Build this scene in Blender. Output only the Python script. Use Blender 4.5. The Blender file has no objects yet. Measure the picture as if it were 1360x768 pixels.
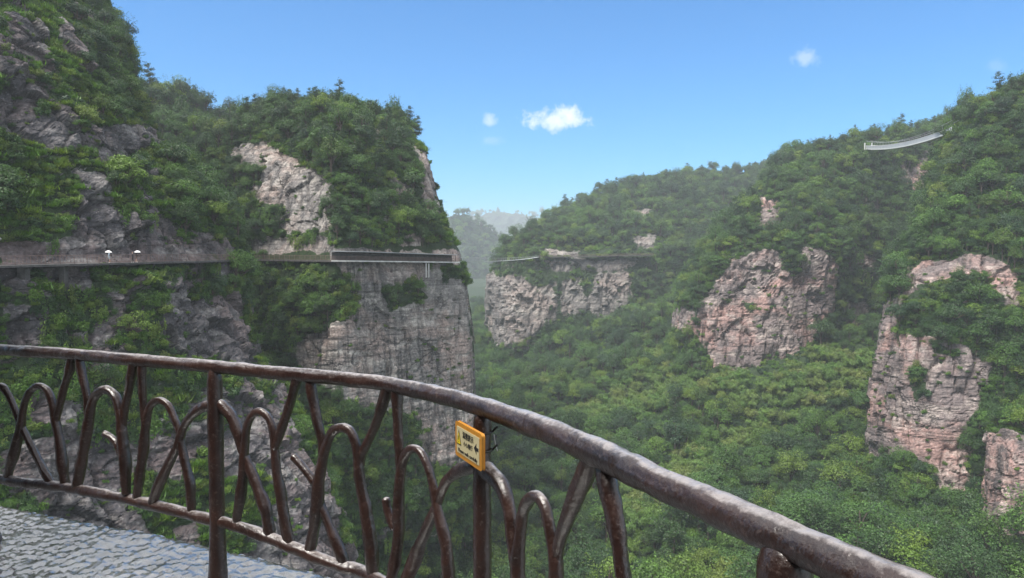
import bpy, math, random
import numpy as np
from mathutils import Vector, Matrix

R = math.radians
rng = np.random.default_rng(7)
random.seed(7)
sc = bpy.context.scene
COL = sc.collection

# ------------------------------------------------------------------ camera model
PW, PH, F = 1360.0, 768.0, 971.0
PITCH = math.atan((384 - 337) / F)
CAM = np.array([0.0, 0.0, 1.6])
_fw = np.array([0, math.cos(PITCH), -math.sin(PITCH)])
_up = np.array([0, math.sin(PITCH), math.cos(PITCH)])


def ray(px, py):
    px = np.asarray(px, float); py = np.asarray(py, float)
    a = (px - PW / 2) / F
    b = -(py - PH / 2) / F
    return np.stack([a, _fw[1] + b * _up[1], _fw[2] + b * _up[2]], -1)


def P(px, py, D):
    d = ray(px, py)
    return CAM + d * (np.asarray(D, float) / d[..., 1])[..., None]


def Pz(px, py, z):
    d = ray(px, py)
    return CAM + d * ((z - CAM[2]) / d[..., 2])[..., None]


def proj(p):
    q = np.asarray(p, float) - CAM
    f = q @ _fw
    f = np.where(np.abs(f) < 1e-6, 1e-6, f)
    return q[..., 0] / f * F + PW / 2, PH / 2 - (q @ _up) / f * F, f


# ------------------------------------------------------------------ noise
def _hash(ix, iy, iz, s):
    h = (ix.astype(np.int64) * 374761393 + iy.astype(np.int64) * 668265263 + iz.astype(np.int64) * 1274126177 + s * 974634777) & 0xFFFFFFFF
    h = ((h ^ (h >> 13)) * 1274126177) & 0xFFFFFFFF
    h = ((h ^ (h >> 16)) * 2246822519) & 0xFFFFFFFF
    h = h ^ (h >> 15)
    return h / 4294967295.0


def vnoise(p, s=0):
    i = np.floor(p).astype(np.int64); f = p - i
    f = f * f * f * (f * (f * 6 - 15) + 10)
    out = 0
    for dx in (0, 1):
        wx = f[..., 0] if dx else 1 - f[..., 0]
        for dy in (0, 1):
            wy = f[..., 1] if dy else 1 - f[..., 1]
            for dz in (0, 1):
                wz = f[..., 2] if dz else 1 - f[..., 2]
                out = out + wx * wy * wz * _hash(i[..., 0] + dx, i[..., 1] + dy, i[..., 2] + dz, s)
    return out * 2 - 1


def fbm(p, o=4, s=0, g=0.5):
    a = 1.0; t = 0; n = 0
    p = np.asarray(p, float)
    for k in range(o):
        t = t + a * vnoise(p, s + k); n += a
        a *= g; p = p * 2.03 + 11.7
    return t / n


def smooth(e0, e1, x):
    t = np.clip((x - e0) / (e1 - e0), 0, 1)
    return t * t * (3 - 2 * t)


# ------------------------------------------------------------------ object helpers
def tag(o, label=None, cat=None, group=None, kind=None):
    if label: o['label'] = label
    if cat: o['category'] = cat
    if group: o['group'] = group
    if kind: o['kind'] = kind
    return o


def link(name, data, mat=None, parent=None):
    o = bpy.data.objects.new(name, data)
    COL.objects.link(o)
    if mat is not None and data is not None and len(data.materials) == 0:
        data.materials.append(mat)
    if parent is not None: o.parent = parent
    return o


def empty(name, loc=(0, 0, 0), rz=0):
    o = bpy.data.objects.new(name, None)
    o.empty_display_size = 0.2
    o.location = loc; o.rotation_euler = (0, 0, rz)
    COL.objects.link(o)
    return o


def mesh_np(name, v, faces, smooth_shade=True):
    """faces: array (n,k) or list of such arrays"""
    me = bpy.data.meshes.new(name)
    if not isinstance(faces, list): faces = [faces]
    faces = [np.asarray(f, np.int32) for f in faces if len(f)]
    loops = np.concatenate([f.ravel() for f in faces])
    counts = np.concatenate([np.full(len(f), f.shape[1], np.int32) for f in faces])
    starts = np.concatenate([[0], np.cumsum(counts)[:-1]]).astype(np.int32)
    me.vertices.add(len(v)); me.loops.add(len(loops)); me.polygons.add(len(counts))
    me.vertices.foreach_set('co', np.asarray(v, np.float32).ravel())
    me.loops.foreach_set('vertex_index', loops)
    me.polygons.foreach_set('loop_start', starts)
    me.polygons.foreach_set('loop_total', counts)
    me.polygons.foreach_set('use_smooth', np.full(len(counts), smooth_shade))
    me.update(calc_edges=True)
    return me


def join_parts(parts):
    """list of (verts, faces) -> (verts, [faces...])"""
    vs, fs, n = [], {}, 0
    for v, f in parts:
        for ff in (f if isinstance(f, list) else [f]):
            ff = np.asarray(ff)
            if len(ff): fs.setdefault(ff.shape[1], []).append(ff + n)
        vs.append(np.asarray(v, float)); n += len(v)
    return np.concatenate(vs), [np.concatenate(x) for x in fs.values()]


def box(cx, cy, cz, sx, sy, sz):
    v = np.array([[x, y, z] for z in (-.5, .5) for y in (-.5, .5) for x in (-.5, .5)]) * [sx, sy, sz] + [cx, cy, cz]
    f = np.array([[0, 2, 3, 1], [4, 5, 7, 6], [0, 1, 5, 4], [2, 6, 7, 3], [0, 4, 6, 2], [1, 3, 7, 5]])
    return v, f


def cr(ctrl, t, tens=0.42):
    """Catmull-Rom through ctrl (n,...) at parameter t (0..n-1)"""
    n = len(ctrl)
    i = np.clip(np.floor(t).astype(int), 0, n - 2); u = (t - i)
    p1 = ctrl[i]; p2 = ctrl[i + 1]
    p0 = ctrl[np.clip(i - 1, 0, n - 1)]; p3 = ctrl[np.clip(i + 2, 0, n - 1)]
    sh = (-1,) + (1,) * (ctrl.ndim - 1)
    u = u.reshape(sh)
    m1 = (p2 - p0) * tens; m2 = (p3 - p1) * tens
    h = u * u * u; q = u * u
    return (2 * h - 3 * q + 1) * p1 + (h - 2 * q + u) * m1 + (-2 * h + 3 * q) * p2 + (h - q) * m2


def resample(pts, step, tens=0.5):
    pts = np.asarray(pts, float)
    seg = np.linalg.norm(np.diff(pts, axis=0), axis=1)
    ts = [np.linspace(k, k + 1, max(1, int(math.ceil(s / step))), endpoint=False) for k, s in enumerate(seg)]
    t = np.concatenate(ts + [[len(pts) - 1]])
    return cr(pts, t, tens), t


def tube(pts, rad, seg=12, step=0.03, rough=0.0, seed=0, tens=0.5, cap=True, rfreq=14):
    pts = np.asarray(pts, float)
    q, t = resample(pts, step, tens)
    rad = np.broadcast_to(np.asarray(rad, float), (len(pts),)) if np.ndim(rad) else np.full(len(pts), float(rad))
    r = np.interp(t, np.arange(len(pts)), rad)
    tan = np.gradient(q, axis=0); tan /= np.linalg.norm(tan, axis=1)[:, None] + 1e-12
    up = np.array([0.13, 0.05, 1.0])
    if abs(tan[0] @ up) > 0.9: up = np.array([1.0, 0.2, 0])
    nrm = np.zeros_like(q); b = up - tan[0] * (tan[0] @ up); nrm[0] = b / np.linalg.norm(b)
    for k in range(1, len(q)):
        b = nrm[k - 1] - tan[k] * (tan[k] @ nrm[k - 1]); nrm[k] = b / (np.linalg.norm(b) + 1e-12)
    bi = np.cross(tan, nrm)
    if cap:   # rounded ends
        e0, e1 = q[0], q[-1]; t0, t1 = tan[0], tan[-1]
        k = np.array([1.0, .75, .3]); d = np.array([.0, .3, .45])
        q = np.concatenate([[e0 - t0 * r[0] * dd for dd in d[::-1]], q[1:-1], [e1 + t1 * r[-1] * dd for dd in d]])
        rr = np.concatenate([r[0] * k[::-1], r[1:-1], r[-1] * k])
        nrm = np.concatenate([[nrm[0]] * 3, nrm[1:-1], [nrm[-1]] * 3]); bi = np.concatenate([[bi[0]] * 3, bi[1:-1], [bi[-1]] * 3])
        r = rr
    a = np.linspace(0, 2 * math.pi, seg, endpoint=False)
    ring = np.cos(a)[None, :, None] * nrm[:, None] + np.sin(a)[None, :, None] * bi[:, None]
    rv = r[:, None, None] * np.ones((1, seg, 1))
    v = q[:, None] + ring * rv
    if rough > 0:
        al = np.r_[0, np.cumsum(np.linalg.norm(np.diff(q, axis=0), axis=1))]
        gv = np.stack([np.cos(a)[None] * 2.6 + 0 * al[:, None], np.sin(a)[None] * 2.6 + 0 * al[:, None], al[:, None] * 7 + 0 * a[None]], -1)
        dn = fbm(v.reshape(-1, 3) * rfreq, 4, seed).reshape(len(q), seg)[..., None] + .8 * fbm(gv, 3, seed + 9)[..., None]
        v = v + ring * rv * rough * dn
    n = len(q)
    i = np.arange(n - 1)[:, None] * seg; j = np.arange(seg)[None]; j2 = (j + 1) % seg
    f = np.stack([i + j, i + j2, i + seg + j2, i + seg + j], -1).reshape(-1, 4)
    c0 = np.arange(seg)[::-1][None]; c1 = (n - 1) * seg + np.arange(seg)[None]
    return v.reshape(-1, 3), [f, c0, c1]


# ------------------------------------------------------------------ materials
def newmat(name):
    m = bpy.data.materials.new(name); m.use_nodes = True
    nt = m.node_tree; nt.nodes.clear()
    out = nt.nodes.new('ShaderNodeOutputMaterial')
    return m, nt, out


class N:
    def __init__(s, nt): s.nt = nt

    def __call__(s, t, ins=None, **kw):
        n = s.nt.nodes.new('ShaderNode' + t)
        for k, v in kw.items(): setattr(n, k, v)
        for k, v in (ins or {}).items():
            if hasattr(v, 'is_output') or isinstance(v, bpy.types.NodeSocket): s.nt.links.new(v, n.inputs[k])
            else: n.inputs[k].default_value = v
        return n

    def math(s, op, a, b=0.0, c=0.0, clamp=False):
        n = s.nt.nodes.new('ShaderNodeMath'); n.operation = op; n.use_clamp = clamp
        for i, v in enumerate((a, b, c)):
            if isinstance(v, bpy.types.NodeSocket): s.nt.links.new(v, n.inputs[i])
            else: n.inputs[i].default_value = v
        return n.outputs[0]

    def mix(s, f, a, b, mode='MIX'):
        n = s.nt.nodes.new('ShaderNodeMix'); n.data_type = 'RGBA'; n.blend_type = mode
        for k, v in ((0, f), (6, a), (7, b)):
            if isinstance(v, bpy.types.NodeSocket): s.nt.links.new(v, n.inputs[k])
            else: n.inputs[k].default_value = v if k == 0 else (v if len(v) == 4 else (*v, 1))
        return n.outputs[2]

    def ramp(s, f, stops, interp='LINEAR'):
        n = s.nt.nodes.new('ShaderNodeValToRGB'); n.color_ramp.interpolation = interp
        els = n.color_ramp.elements
        while len(els) < len(stops): els.new(0.5)
        for e, (p, c) in zip(els, stops):
            e.position = p; e.color = (c, c, c, 1) if np.isscalar(c) else (*c, 1)
        s.nt.links.new(f, n.inputs[0])
        return n.outputs[0]

    def noise(s, vec, scale, detail=4, rough=.55, dist=0.0):
        n = s('TexNoise', {'Vector': vec, 'Scale': scale, 'Detail': detail, 'Roughness': rough, 'Distortion': dist})
        return n.outputs[0]

    def mapping(s, vec, scale=(1, 1, 1), loc=(0, 0, 0)):
        return s('Mapping', {'Vector': vec, 'Scale': scale, 'Location': loc}).outputs[0]

    def link(s, a, b): s.nt.links.new(a, b)


def rock_mat(name, grey, pink, pale, dark, stain=0.5, ground=(0.013, 0.024, 0.009), sz=1.0, hue_z=None):
    m, nt, out = newmat(name); n = N(nt)
    pos = n('NewGeometry').outputs['Position']
    veg = n('Attribute', attribute_name='veg').outputs['Fac']
    # broad colour patches
    a = n.noise(n.mapping(pos, (.05 / sz, .05 / sz, .07 / sz)), 1.0, 5, .6, .4)
    c = n.ramp(a, [(.3, grey), (.46, grey), (.56, pink), (.7, pink)])
    b = n.noise(n.mapping(pos, (.12 / sz, .12 / sz, .3 / sz), (31, 7, 3)), 1.0, 6, .65, .6)
    c = n.mix(n.ramp(b, [(.5, 0.0), (.64, .85)]), c, pale)
    # bedding
    st = n.noise(n.mapping(pos, (.035 / sz, .035 / sz, 1.1 / sz), (3, 3, 3)), 1.0, 6, .7, .3)
    c = n.mix(n.ramp(st, [(.36, .8), (.48, 0.0)]), c, tuple(x * .45 for x in grey))
    # vertical rain streaks of lichen and soot
    v = n.noise(n.mapping(pos, (.5 / sz, .5 / sz, .035 / sz), (9, 1, 4)), 1.0, 6, .65, .5)
    w = n.noise(n.mapping(pos, (.04 / sz, .04 / sz, .04 / sz), (19, 21, 4)), 1.0, 3)
    k = n.math('MULTIPLY', n.ramp(v, [(.46, 0.0), (.6, 1.0)]), n.ramp(w, [(.38, .15), (.58, 1.0)]))
    c = n.mix(n.math('MULTIPLY', k, stain), c, dark)
    # open joints
    jp = n.noise(pos, .25 / sz, 4, .6)
    jv = n('VectorMath', {0: n.mapping(pos, (.06 / sz, .06 / sz, .15 / sz)), 1: n('CombineXYZ', {0: n.math('MULTIPLY', jp, 1.1), 1: n.math('MULTIPLY', jp, .7), 2: n.math('MULTIPLY', jp, 1.5)}).outputs[0]}, operation='ADD').outputs[0]
    jd = n('TexVoronoi', {'Vector': jv, 'Scale': 1.0}, feature='DISTANCE_TO_EDGE').outputs['Distance']
    jm = n.math('MULTIPLY', n.ramp(jd, [(.008, 1.0), (.03, 0.0)]), n.ramp(n.noise(n.mapping(pos, (.09 / sz,) * 3, (5, 5, 9)), 1.0, 4, .6), [(.48, 0.0), (.62, .7)]))
    c = n.mix(jm, c, tuple(x * .7 for x in dark))
    # speckle
    g = n.noise(pos, 1.8 / sz, 5, .7)
    c = n.mix(.75, c, n.ramp(g, [(.3, .22), (.5, .52), (.72, .95)]), 'OVERLAY')
    # pale lichen spots
    sp = n.noise(pos, 3.1 / sz, 3, .6)
    c = n.mix(n.ramp(sp, [(.63, 0.0), (.68, .55)]), c, tuple(min(.6, x * 1.25) for x in pale))
    # moss on ledges and soil
    gn = n.noise(pos, .55, 5, .65)
    soil = n.mix(n.ramp(gn, [(.35, 0.0), (.65, 1.0)]), ground, (ground[0] * 1.9, ground[1] * 1.9, ground[2] * 1.5))
    vv = n.math('ADD', veg, n.math('MULTIPLY', n.math('SUBTRACT', n.noise(pos, .9, 5, .7), .5), 1.1))
    nz = n('SeparateXYZ', {0: n('NewGeometry').outputs['Normal']}).outputs[2]
    vv = n.math('ADD', vv, n.math('MULTIPLY', n.math('SUBTRACT', nz, .45), .8))
    vf = n.ramp(vv, [(.42, 0.0), (.56, 1.0)])
    c = n.mix(vf, c, soil)
    bs = n('Bump', {'Strength': .9, 'Distance': .55 * sz, 'Height': n.math('ADD', n.math('MULTIPLY', st, .8), n.math('ADD', n.noise(pos, .8 / sz, 8, .68), n.math('SUBTRACT', n.math('MULTIPLY', v, .5), n.math('MULTIPLY', jm, .9))))})
    p = n('BsdfPrincipled', {'Base Color': c, 'Roughness': .8, 'Normal': bs.outputs[0]})
    p.inputs['Specular IOR Level'].default_value = .25
    n.link(p.outputs[0], out.inputs[0])
    return m


def leaf_mat(name, cols, trans=.22, pos_amp=.25):
    """cols: ramp of leaf colours picked per plant"""
    m, nt, out = newmat(name); n = N(nt)
    oi = n('ObjectInfo')
    lv = n('Attribute', attribute_name='leafvar').outputs['Fac']
    c = n.ramp(oi.outputs['Random'], [((i + .5) / len(cols), x) for i, x in enumerate(cols)])
    # stands of one kind share a tint
    big = n.noise(oi.outputs['Location'], .035, 3, .6)
    c = n.mix(n.ramp(big, [(.4, 0.0), (.62, .3)]), c, cols[-1])
    hsv = n('HueSaturation', {'Color': c, 'Value': n.math('ADD', .42, n.math('MULTIPLY', lv, 1.16))})
    hsv.inputs['Hue'].default_value = .5
    c = hsv.outputs[0]
    p = n('BsdfPrincipled', {'Base Color': c, 'Roughness': .45})
    p.inputs['Specular IOR Level'].default_value = .35
    t = n('BsdfTranslucent', {'Color': n.mix(1.0, c, (1.15, 1.25, .5), 'MULTIPLY')})
    mx = n('MixShader', {0: trans, 1: p.outputs[0], 2: t.outputs[0]})
    n.link(mx.outputs[0], out.inputs[0])
    return m


def simple_mat(name, col, rough=.6, metal=0.0, var=.25, scale=8, bump=.0, bscale=40, spec=.4, trans=0):
    m, nt, out = newmat(name); n = N(nt)
    pos = n('TexCoord').outputs['Object']
    f = n.noise(pos, scale, 5, .6)
    c = n.mix(n.ramp(f, [(.3, 0.0), (.7, 1.0)]), tuple(x * (1 - var) for x in col), tuple(min(1, x * (1 + var)) for x in col))
    p = n('BsdfPrincipled', {'Base Color': c, 'Roughness': rough, 'Metallic': metal})
    p.inputs['Specular IOR Level'].default_value = spec
    if bump:
        b = n('Bump', {'Strength': bump, 'Distance': .01, 'Height': n.noise(pos, bscale, 6, .6)})
        n.link(b.outputs[0], p.inputs['Normal'])
    n.link(p.outputs[0], out.inputs[0])
    return m


M = {}
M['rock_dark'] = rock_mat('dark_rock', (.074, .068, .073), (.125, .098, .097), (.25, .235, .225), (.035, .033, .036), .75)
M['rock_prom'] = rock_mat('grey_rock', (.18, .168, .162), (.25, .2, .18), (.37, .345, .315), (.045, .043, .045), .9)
M['rock_far'] = rock_mat('far_rock', (.15, .138, .13), (.21, .172, .155), (.29, .265, .24), (.08, .07, .07), .7, sz=1.8)
M['rock_pink'] = rock_mat('pink_rock', (.155, .125, .122), (.29, .185, .165), (.37, .315, .285), (.06, .052, .052), .95, sz=1.3)
M['ground'] = rock_mat('valley_soil', (.1, .09, .08), (.12, .09, .07), (.15, .13, .1), (.03, .03, .03), .4)
G1, G2, G3, G4, G5 = (.031, .070, .017), (.050, .112, .020), (.078, .158, .020), (.122, .188, .022), (.019, .050, .019)
M['leaf'] = leaf_mat('leaf', [G5, G1, G2, G3, G2, G4, G1, G2])
M['leaf_dark'] = leaf_mat('dark_leaf', [G5, G1, G5, G2, G1, G1], .15)
M['leaf_shrub'] = leaf_mat('shrub_leaf', [G1, G3, G4, (.10, .13, .025), G2, G3], .25)
M['leaf_crag'] = leaf_mat('crag_leaf', [G1, G2, G5, G2, G1, G2], .2)
M['leaf_lime'] = leaf_mat('lime_leaf', [G3, G4, (.13, .17, .035), G3, G4], .28)
M['leaf_bamboo'] = leaf_mat('bamboo_leaf', [(.085, .165, .032), (.12, .17, .036), (.065, .145, .028), (.14, .165, .040), (.10, .17, .035)], .3)
M['bark'] = simple_mat('bark', (.07, .052, .042), .9, bump=.6, scale=3, bscale=6)


# ------------------------------------------------------------------ landform sheets
SHEETS = {}
ROCKS = {}


def pip(x, y, poly):
    inside = np.zeros(x.shape, bool); d = np.full(x.shape, 1e9)
    n = len(poly)
    for i in range(n):
        x1, y1 = poly[i]; x2, y2 = poly[(i + 1) % n]
        c = ((y1 > y) != (y2 > y)) & (x < (x2 - x1) * (y - y1) / ((y2 - y1) if y2 != y1 else 1e-9) + x1)
        inside ^= c
        L = (x2 - x1) ** 2 + (y2 - y1) ** 2
        t = np.clip(((x - x1) * (x2 - x1) + (y - y1) * (y2 - y1)) / L, 0, 1)
        d = np.minimum(d, np.hypot(x - x1 - t * (x2 - x1), y - y1 - t * (y2 - y1)))
    return np.where(inside, d, -d)      # >0 inside


def blocks(p, s):
    """fractured blocks: a random face offset and tilt per cell, and the distance to the joint"""
    sh = p.shape[:-1]; p = p.reshape(-1, 3)
    i = np.floor(p).astype(np.int64); f1 = np.full(len(p), 9.0); f2 = f1.copy(); val = np.zeros(len(p))
    for dx in (-1, 0, 1):
        for dy in (-1, 0, 1):
            for dz in (-1, 0, 1):
                c = i + [dx, dy, dz]; h = [_hash(c[:, 0], c[:, 1], c[:, 2], s + k) for k in range(5)]
                o = c + np.stack(h[:3], 1) * .85 - p; d = np.sqrt((o * o).sum(1))
                v = h[3] - .5 + o[:, 2] * (h[4] - .35) * .9 + o[:, 0] * (h[3] - .5) * .8
                f2 = np.where(d < f1, f1, np.minimum(f2, d)); val = np.where(d < f1, v, val); f1 = np.minimum(f1, d)
    return val.reshape(sh), (f2 - f1).reshape(sh)


def sheet(key, name, rows, res, mat, rocks, greens=(), amp=1.0, bare=0.0, edge=9.0, calm=None, strata=.33, ledge=.5, block=6.0, fin=.42, crk=1.5):
    """rows: [[(px,py,D)...]...] bottom to top -> displaced rock surface, real metres"""
    C = np.array([[P(*c) for c in r] for r in rows])
    nr, nc = C.shape[:2]
    def params(A, n):
        out = []
        for k in range(n - 1):
            L = np.percentile(np.linalg.norm(A[k + 1] - A[k], axis=-1), 60)
            out.append(np.linspace(k, k + 1, int(np.clip(math.ceil(L / res), 1, 120)), endpoint=False))
        return np.concatenate(out + [[n - 1]])
    tu = params(C, nr); tv = params(np.swapaxes(C, 0, 1), nc)
    G = cr(C, tu); G = np.swapaxes(cr(np.swapaxes(G, 0, 1), tv), 0, 1)
    du = np.gradient(G, axis=0); dv = np.gradient(G, axis=1)
    nm = np.cross(dv, du); nm /= np.linalg.norm(nm, axis=-1)[..., None] + 1e-9
    vis = np.sum(nm * (CAM - G), -1)
    if np.median(vis) < 0: nm = -nm
    px, py, dd = proj(G)
    nz1 = fbm(G * .11, 4, 3); nz2 = fbm(G * .3, 4, 5)
    s = np.full(px.shape, -40.0)
    for poly in rocks: s = np.maximum(s, pip(px, py, poly))
    ROCKS[key] = (rocks, greens)
    for poly in greens: s = np.minimum(s, -pip(px, py, poly))
    s = s + nz1 * edge * 1.3 + nz2 * edge * .8
    rock = smooth(-2.5, 2.5, s)
    if bare:
        rock = np.maximum(rock, smooth(bare, bare + .12, fbm(G * [.09, .09, .16], 4, 23)))
    veg = 1 - rock
    # rock relief: buttresses, fracture blocks, bedding ledges
    a = amp
    but = fbm(G * [.055, .055, .018], 3, 41) * 3.2 * a
    cracks = 1 - np.abs(fbm(G * [.17, .17, .03], 3, 57)) * 2.6
    cracks = -np.clip(cracks, 0, 1) ** 4 * crk * a
    w = G[..., 2] * strata + 1.3 * fbm(G * .045, 3, 61)
    fr = w - np.floor(w)
    lay = _hash(np.floor(w), np.zeros_like(w), np.zeros_like(w), 5)
    led = (smooth(0, .16, fr) * (1 - .5 * fr) + lay * .9 - .8) * ledge * a
    wrp = np.stack([fbm(G * .12, 3, 31), fbm(G * .12 + 7, 3, 32), fbm(G * .12 + 13, 3, 33)], -1)
    bs_ = block / 6.0
    c1, e1 = blocks(G * [.10 / bs_, .10 / bs_, .13 / bs_] + .55 * wrp, 71)
    c2, e2 = blocks(G * [.26 / bs_, .26 / bs_, .5 / bs_] + .8 * wrp, 75)
    blk = c1 * 2.4 * a + c2 * .4 * a - (1 - smooth(.0, .06, e1)) * .7 * a - (1 - smooth(0, .07, e2)) * .12 * a
    fine = fbm(G * [.9, .9, 1.3], 4, 81, .6) * fin * a
    k = .35 + .65 * rock
    disp = but + k * (cracks + led + blk + fine)
    if calm is not None: disp = disp * calm(px, py, G)
    V = G + nm * disp[..., None]
    n1, n2 = V.shape[:2]
    idx = np.arange(n1 * n2).reshape(n1, n2)
    f = np.stack([idx[:-1, :-1], idx[:-1, 1:], idx[1:, 1:], idx[1:, :-1]], -1).reshape(-1, 4)
    me = mesh_np(name, V.reshape(-1, 3), f, False)
    at = me.attributes.new('veg', 'FLOAT', 'POINT'); at.data.foreach_set('value', veg.ravel().astype(np.float32))
    o = link(name, me, mat)
    SHEETS[key] = dict(V=V, veg=veg, nm=nm, obj=o)
    tag(o, kind='structure')
    return o


# ---- near cliff, walkway side (left)
def rowL(y, pxs, Ds, ys=None):
    ys = ys or [y] * len(pxs)
    return [(a, b, c) for a, b, c in zip(pxs, ys, Ds)]


WALK = [(-260, 358.5, 74), (-120, 356, 82), (0, 353.0, 90.5), (60, 351.6, 96), (110, 350.4, 101), (153, 349.4, 106.5), (200, 348.4, 114), (245, 347.3, 123), (280, 346.5, 132), (312, 345.6, 146)]

L1 = [
    rowL(980, [-600, -250, 0, 130, 270, 390, 490, 480, 400], [58, 70, 77, 82, 89, 97, 112, 150, 205]),
    rowL(800, [-600, -250, 0, 120, 250, 360, 470, 460, 380], [60, 72, 80, 86, 93, 102, 117, 154, 208]),
    rowL(690, [-600, -250, 0, 110, 225, 335, 445, 440, 360], [61, 74, 83, 89, 97, 106, 121, 158, 210]),
    rowL(600, [-600, -250, 0, 110, 215, 315, 415, 405, 330], [62, 76, 86, 92, 101, 111, 126, 162, 212]),
    rowL(540, [-600, -250, 0, 110, 210, 298, 380, 370, 300], [63, 77, 87, 94, 104, 115, 130, 165, 215]),
    rowL(470, [-600, -250, 0, 110, 205, 283, 345, 335, 260], [64, 78, 89, 97, 107, 120, 136, 170, 218]),
    rowL(400, [-600, -250, 0, 110, 202, 272, 324, 314, 240], [65, 79, 90.5, 100, 111, 126, 143, 176, 222]),
    rowL(356, [-600, -250, 0, 110, 200, 270, 314, 304, 230], [65, 75.5, 92, 102.4, 115, 131, 148, 180, 225], [372, 362, 356, 354, 352, 350, 349, 349, 349]),
    rowL(340, [-600, -250, 0, 110, 200, 270, 310, 300, 228], [67, 78, 94, 104.5, 117, 133, 150, 182, 227], [345, 342, 340, 339, 338, 337, 337, 337, 337]),
    rowL(320, [-600, -250, 0, 110, 200, 266, 304, 294, 225], [67, 78.5, 94.5, 105, 118, 134, 151, 184, 229]),
    rowL(270, [-600, -250, 0, 105, 190, 244, 272, 262, 200], [69, 81, 98, 108, 120, 137, 154, 187, 232]),
    rowL(205, [-600, -250, 0, 90, 155, 195, 218, 208, 150], [72, 84, 102, 112, 123, 141, 158, 190, 236]),
    rowL(130, [-600, -250, 0, 72, 125, 160, 184, 174, 120], [75, 88, 108, 117, 129, 146, 164, 195, 240]),
    rowL(60, [-600, -250, 0, 55, 100, 135, 160, 150, 100], [79, 93, 114, 123, 134, 151, 170, 200, 245]),
    rowL(5, [-600, -250, 0, 42, 75, 100, 118, 110, 70], [82, 97, 120, 128, 139, 155, 174, 205, 250]),
    rowL(-60, [-600, -250, 0, 30, 50, 68, 80, 70, 30], [86, 102, 127, 135, 146, 161, 180, 210, 255]),
    rowL(-100, [-600, -250, 0, 25, 40, 55, 65, 60, 20], [100, 116, 142, 150, 160, 175, 195, 225, 265]),
    rowL(-60, [-600, -250, 0, 25, 40, 55, 65, 60, 20], [140, 156, 182, 190, 200, 215, 235, 255, 290]),
]
rocksL1 = [
    [(0, 20), (58, 25), (72, 68), (45, 85), (0, 82)], [(45, 76), (70, 80), (76, 106), (50, 104)], [(0, 112), (46, 116), (52, 168), (0, 172)],
    [(108, 160), (190, 165), (192, 202), (130, 217), (112, 200)], [(100, 232), (140, 235), (150, 285), (172, 330), (98, 330)],
    [(60, 322), (150, 310), (280, 316), (300, 352), (0, 358), (0, 322)], [(0, 358), (40, 360), (42, 390), (0, 393)],
    [(0, 402), (62, 410), (56, 470), (0, 466)], [(215, 395), (318, 385), (345, 468), (352, 505), (300, 480), (235, 474), (205, 440)],
    [(150, 400), (200, 420), (190, 445), (140, 440)],
    [(322, 500), (375, 535), (415, 600), (445, 690), (450, 800), (400, 760), (360, 660), (335, 590), (300, 540)],
    [(40, 520), (110, 540), (100, 580), (30, 565)], [(200, 560), (250, 590), (240, 640), (190, 620)], [(130, 690), (180, 680), (200, 720), (150, 730)],
    [(225, 700), (262, 690), (270, 740), (235, 740)], [(80, 20), (110, 45), (100, 60), (75, 50)], [(160, 215), (215, 225), (200, 240), (165, 235)]]
calmL1 = lambda px, py, G: .25 + .75 * smooth(.5, 2.8, np.abs(G[..., 2] - .4))
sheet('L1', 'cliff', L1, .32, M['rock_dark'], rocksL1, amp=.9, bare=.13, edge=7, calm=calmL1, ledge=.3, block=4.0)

# ---- promontory with the roofed gallery
pc = [235, 305, 360, 412, 450, 510, 560, 596]
pD = [214, 203, 193, 184, 177, 188, 199, 207]


def rowP(y, off, edge, ed=215, ys=None, dx=0):
    ys = ys or [y] * 11
    sh = edge - 612
    px = [p + sh * max(0, (p - 400) / 212) ** 1.5 for p in pc] + [edge, edge - 4, edge - 50]
    D = [d + off for d in pD] + [ed + off, ed + 40 + off, ed + 110 + off]
    return [(a + dx, b, c) for a, b, c in zip(px, ys, D)]


sky_p = [172, 182, 158, 148, 152, 163, 168, 177, 188, 188, 184]
PR = [rowP(720, -9, 640), rowP(640, -7, 634), rowP(580, -5, 631), rowP(520, -3, 629), rowP(455, -2, 627.5), rowP(405, -1, 622), rowP(372, -.5, 616),
      rowP(349, 1, 612.5), rowP(333, 2.6, 608), rowP(305, 5, 594), rowP(270, 10, 581), rowP(235, 16, 573), rowP(205, 23, 566),
      rowP(0, 33, 559, ys=[186, 194, 178, 170, 173, 180, 184, 189, 195, 196, 194]), rowP(0, 45, 548, ys=sky_p),
      rowP(0, 70, 545, ys=[y + 3 for y in sky_p]), rowP(0, 130, 530, ys=[y + 30 for y in sky_p])]
rocksP = [[(305, 190), (345, 188), (400, 212), (434, 238), (442, 268), (385, 278), (350, 272), (318, 240)], [(365, 282), (425, 276), (436, 302), (380, 312)],
          [(486, 170), (512, 173), (510, 189), (486, 187)], [(553, 200), (566, 205), (580, 250), (587, 286), (572, 288), (560, 240)], [(338, 316), (442, 320), (442, 336), (340, 336)],
          [(440, 346), (618, 346), (622, 375), (634, 520), (640, 620), (565, 612), (553, 548), (480, 545), (400, 490), (385, 462), (430, 440), (478, 416), (470, 370)],
          [(530, 312), (560, 312), (560, 328), (528, 328)], [(395, 255), (440, 240), (450, 262), (405, 272)], [(436, 329), (618, 332), (618, 350), (436, 350)]]
greensP = [[(306, 222), (350, 220), (346, 246), (310, 262)], [(506, 386), (552, 374), (572, 396), (520, 412)], [(585, 352), (640, 352), (640, 378), (590, 372)]]
calmP = lambda px, py, G: .2 + .8 * smooth(.8, 6, np.abs(G[..., 2] - 1.0))
sheet('PR', 'cliff', PR, .42, M['rock_prom'], rocksP, greensP, amp=.52, bare=.30, edge=6, calm=calmP, ledge=.4, block=16.0, fin=.34, crk=2.4)

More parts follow.
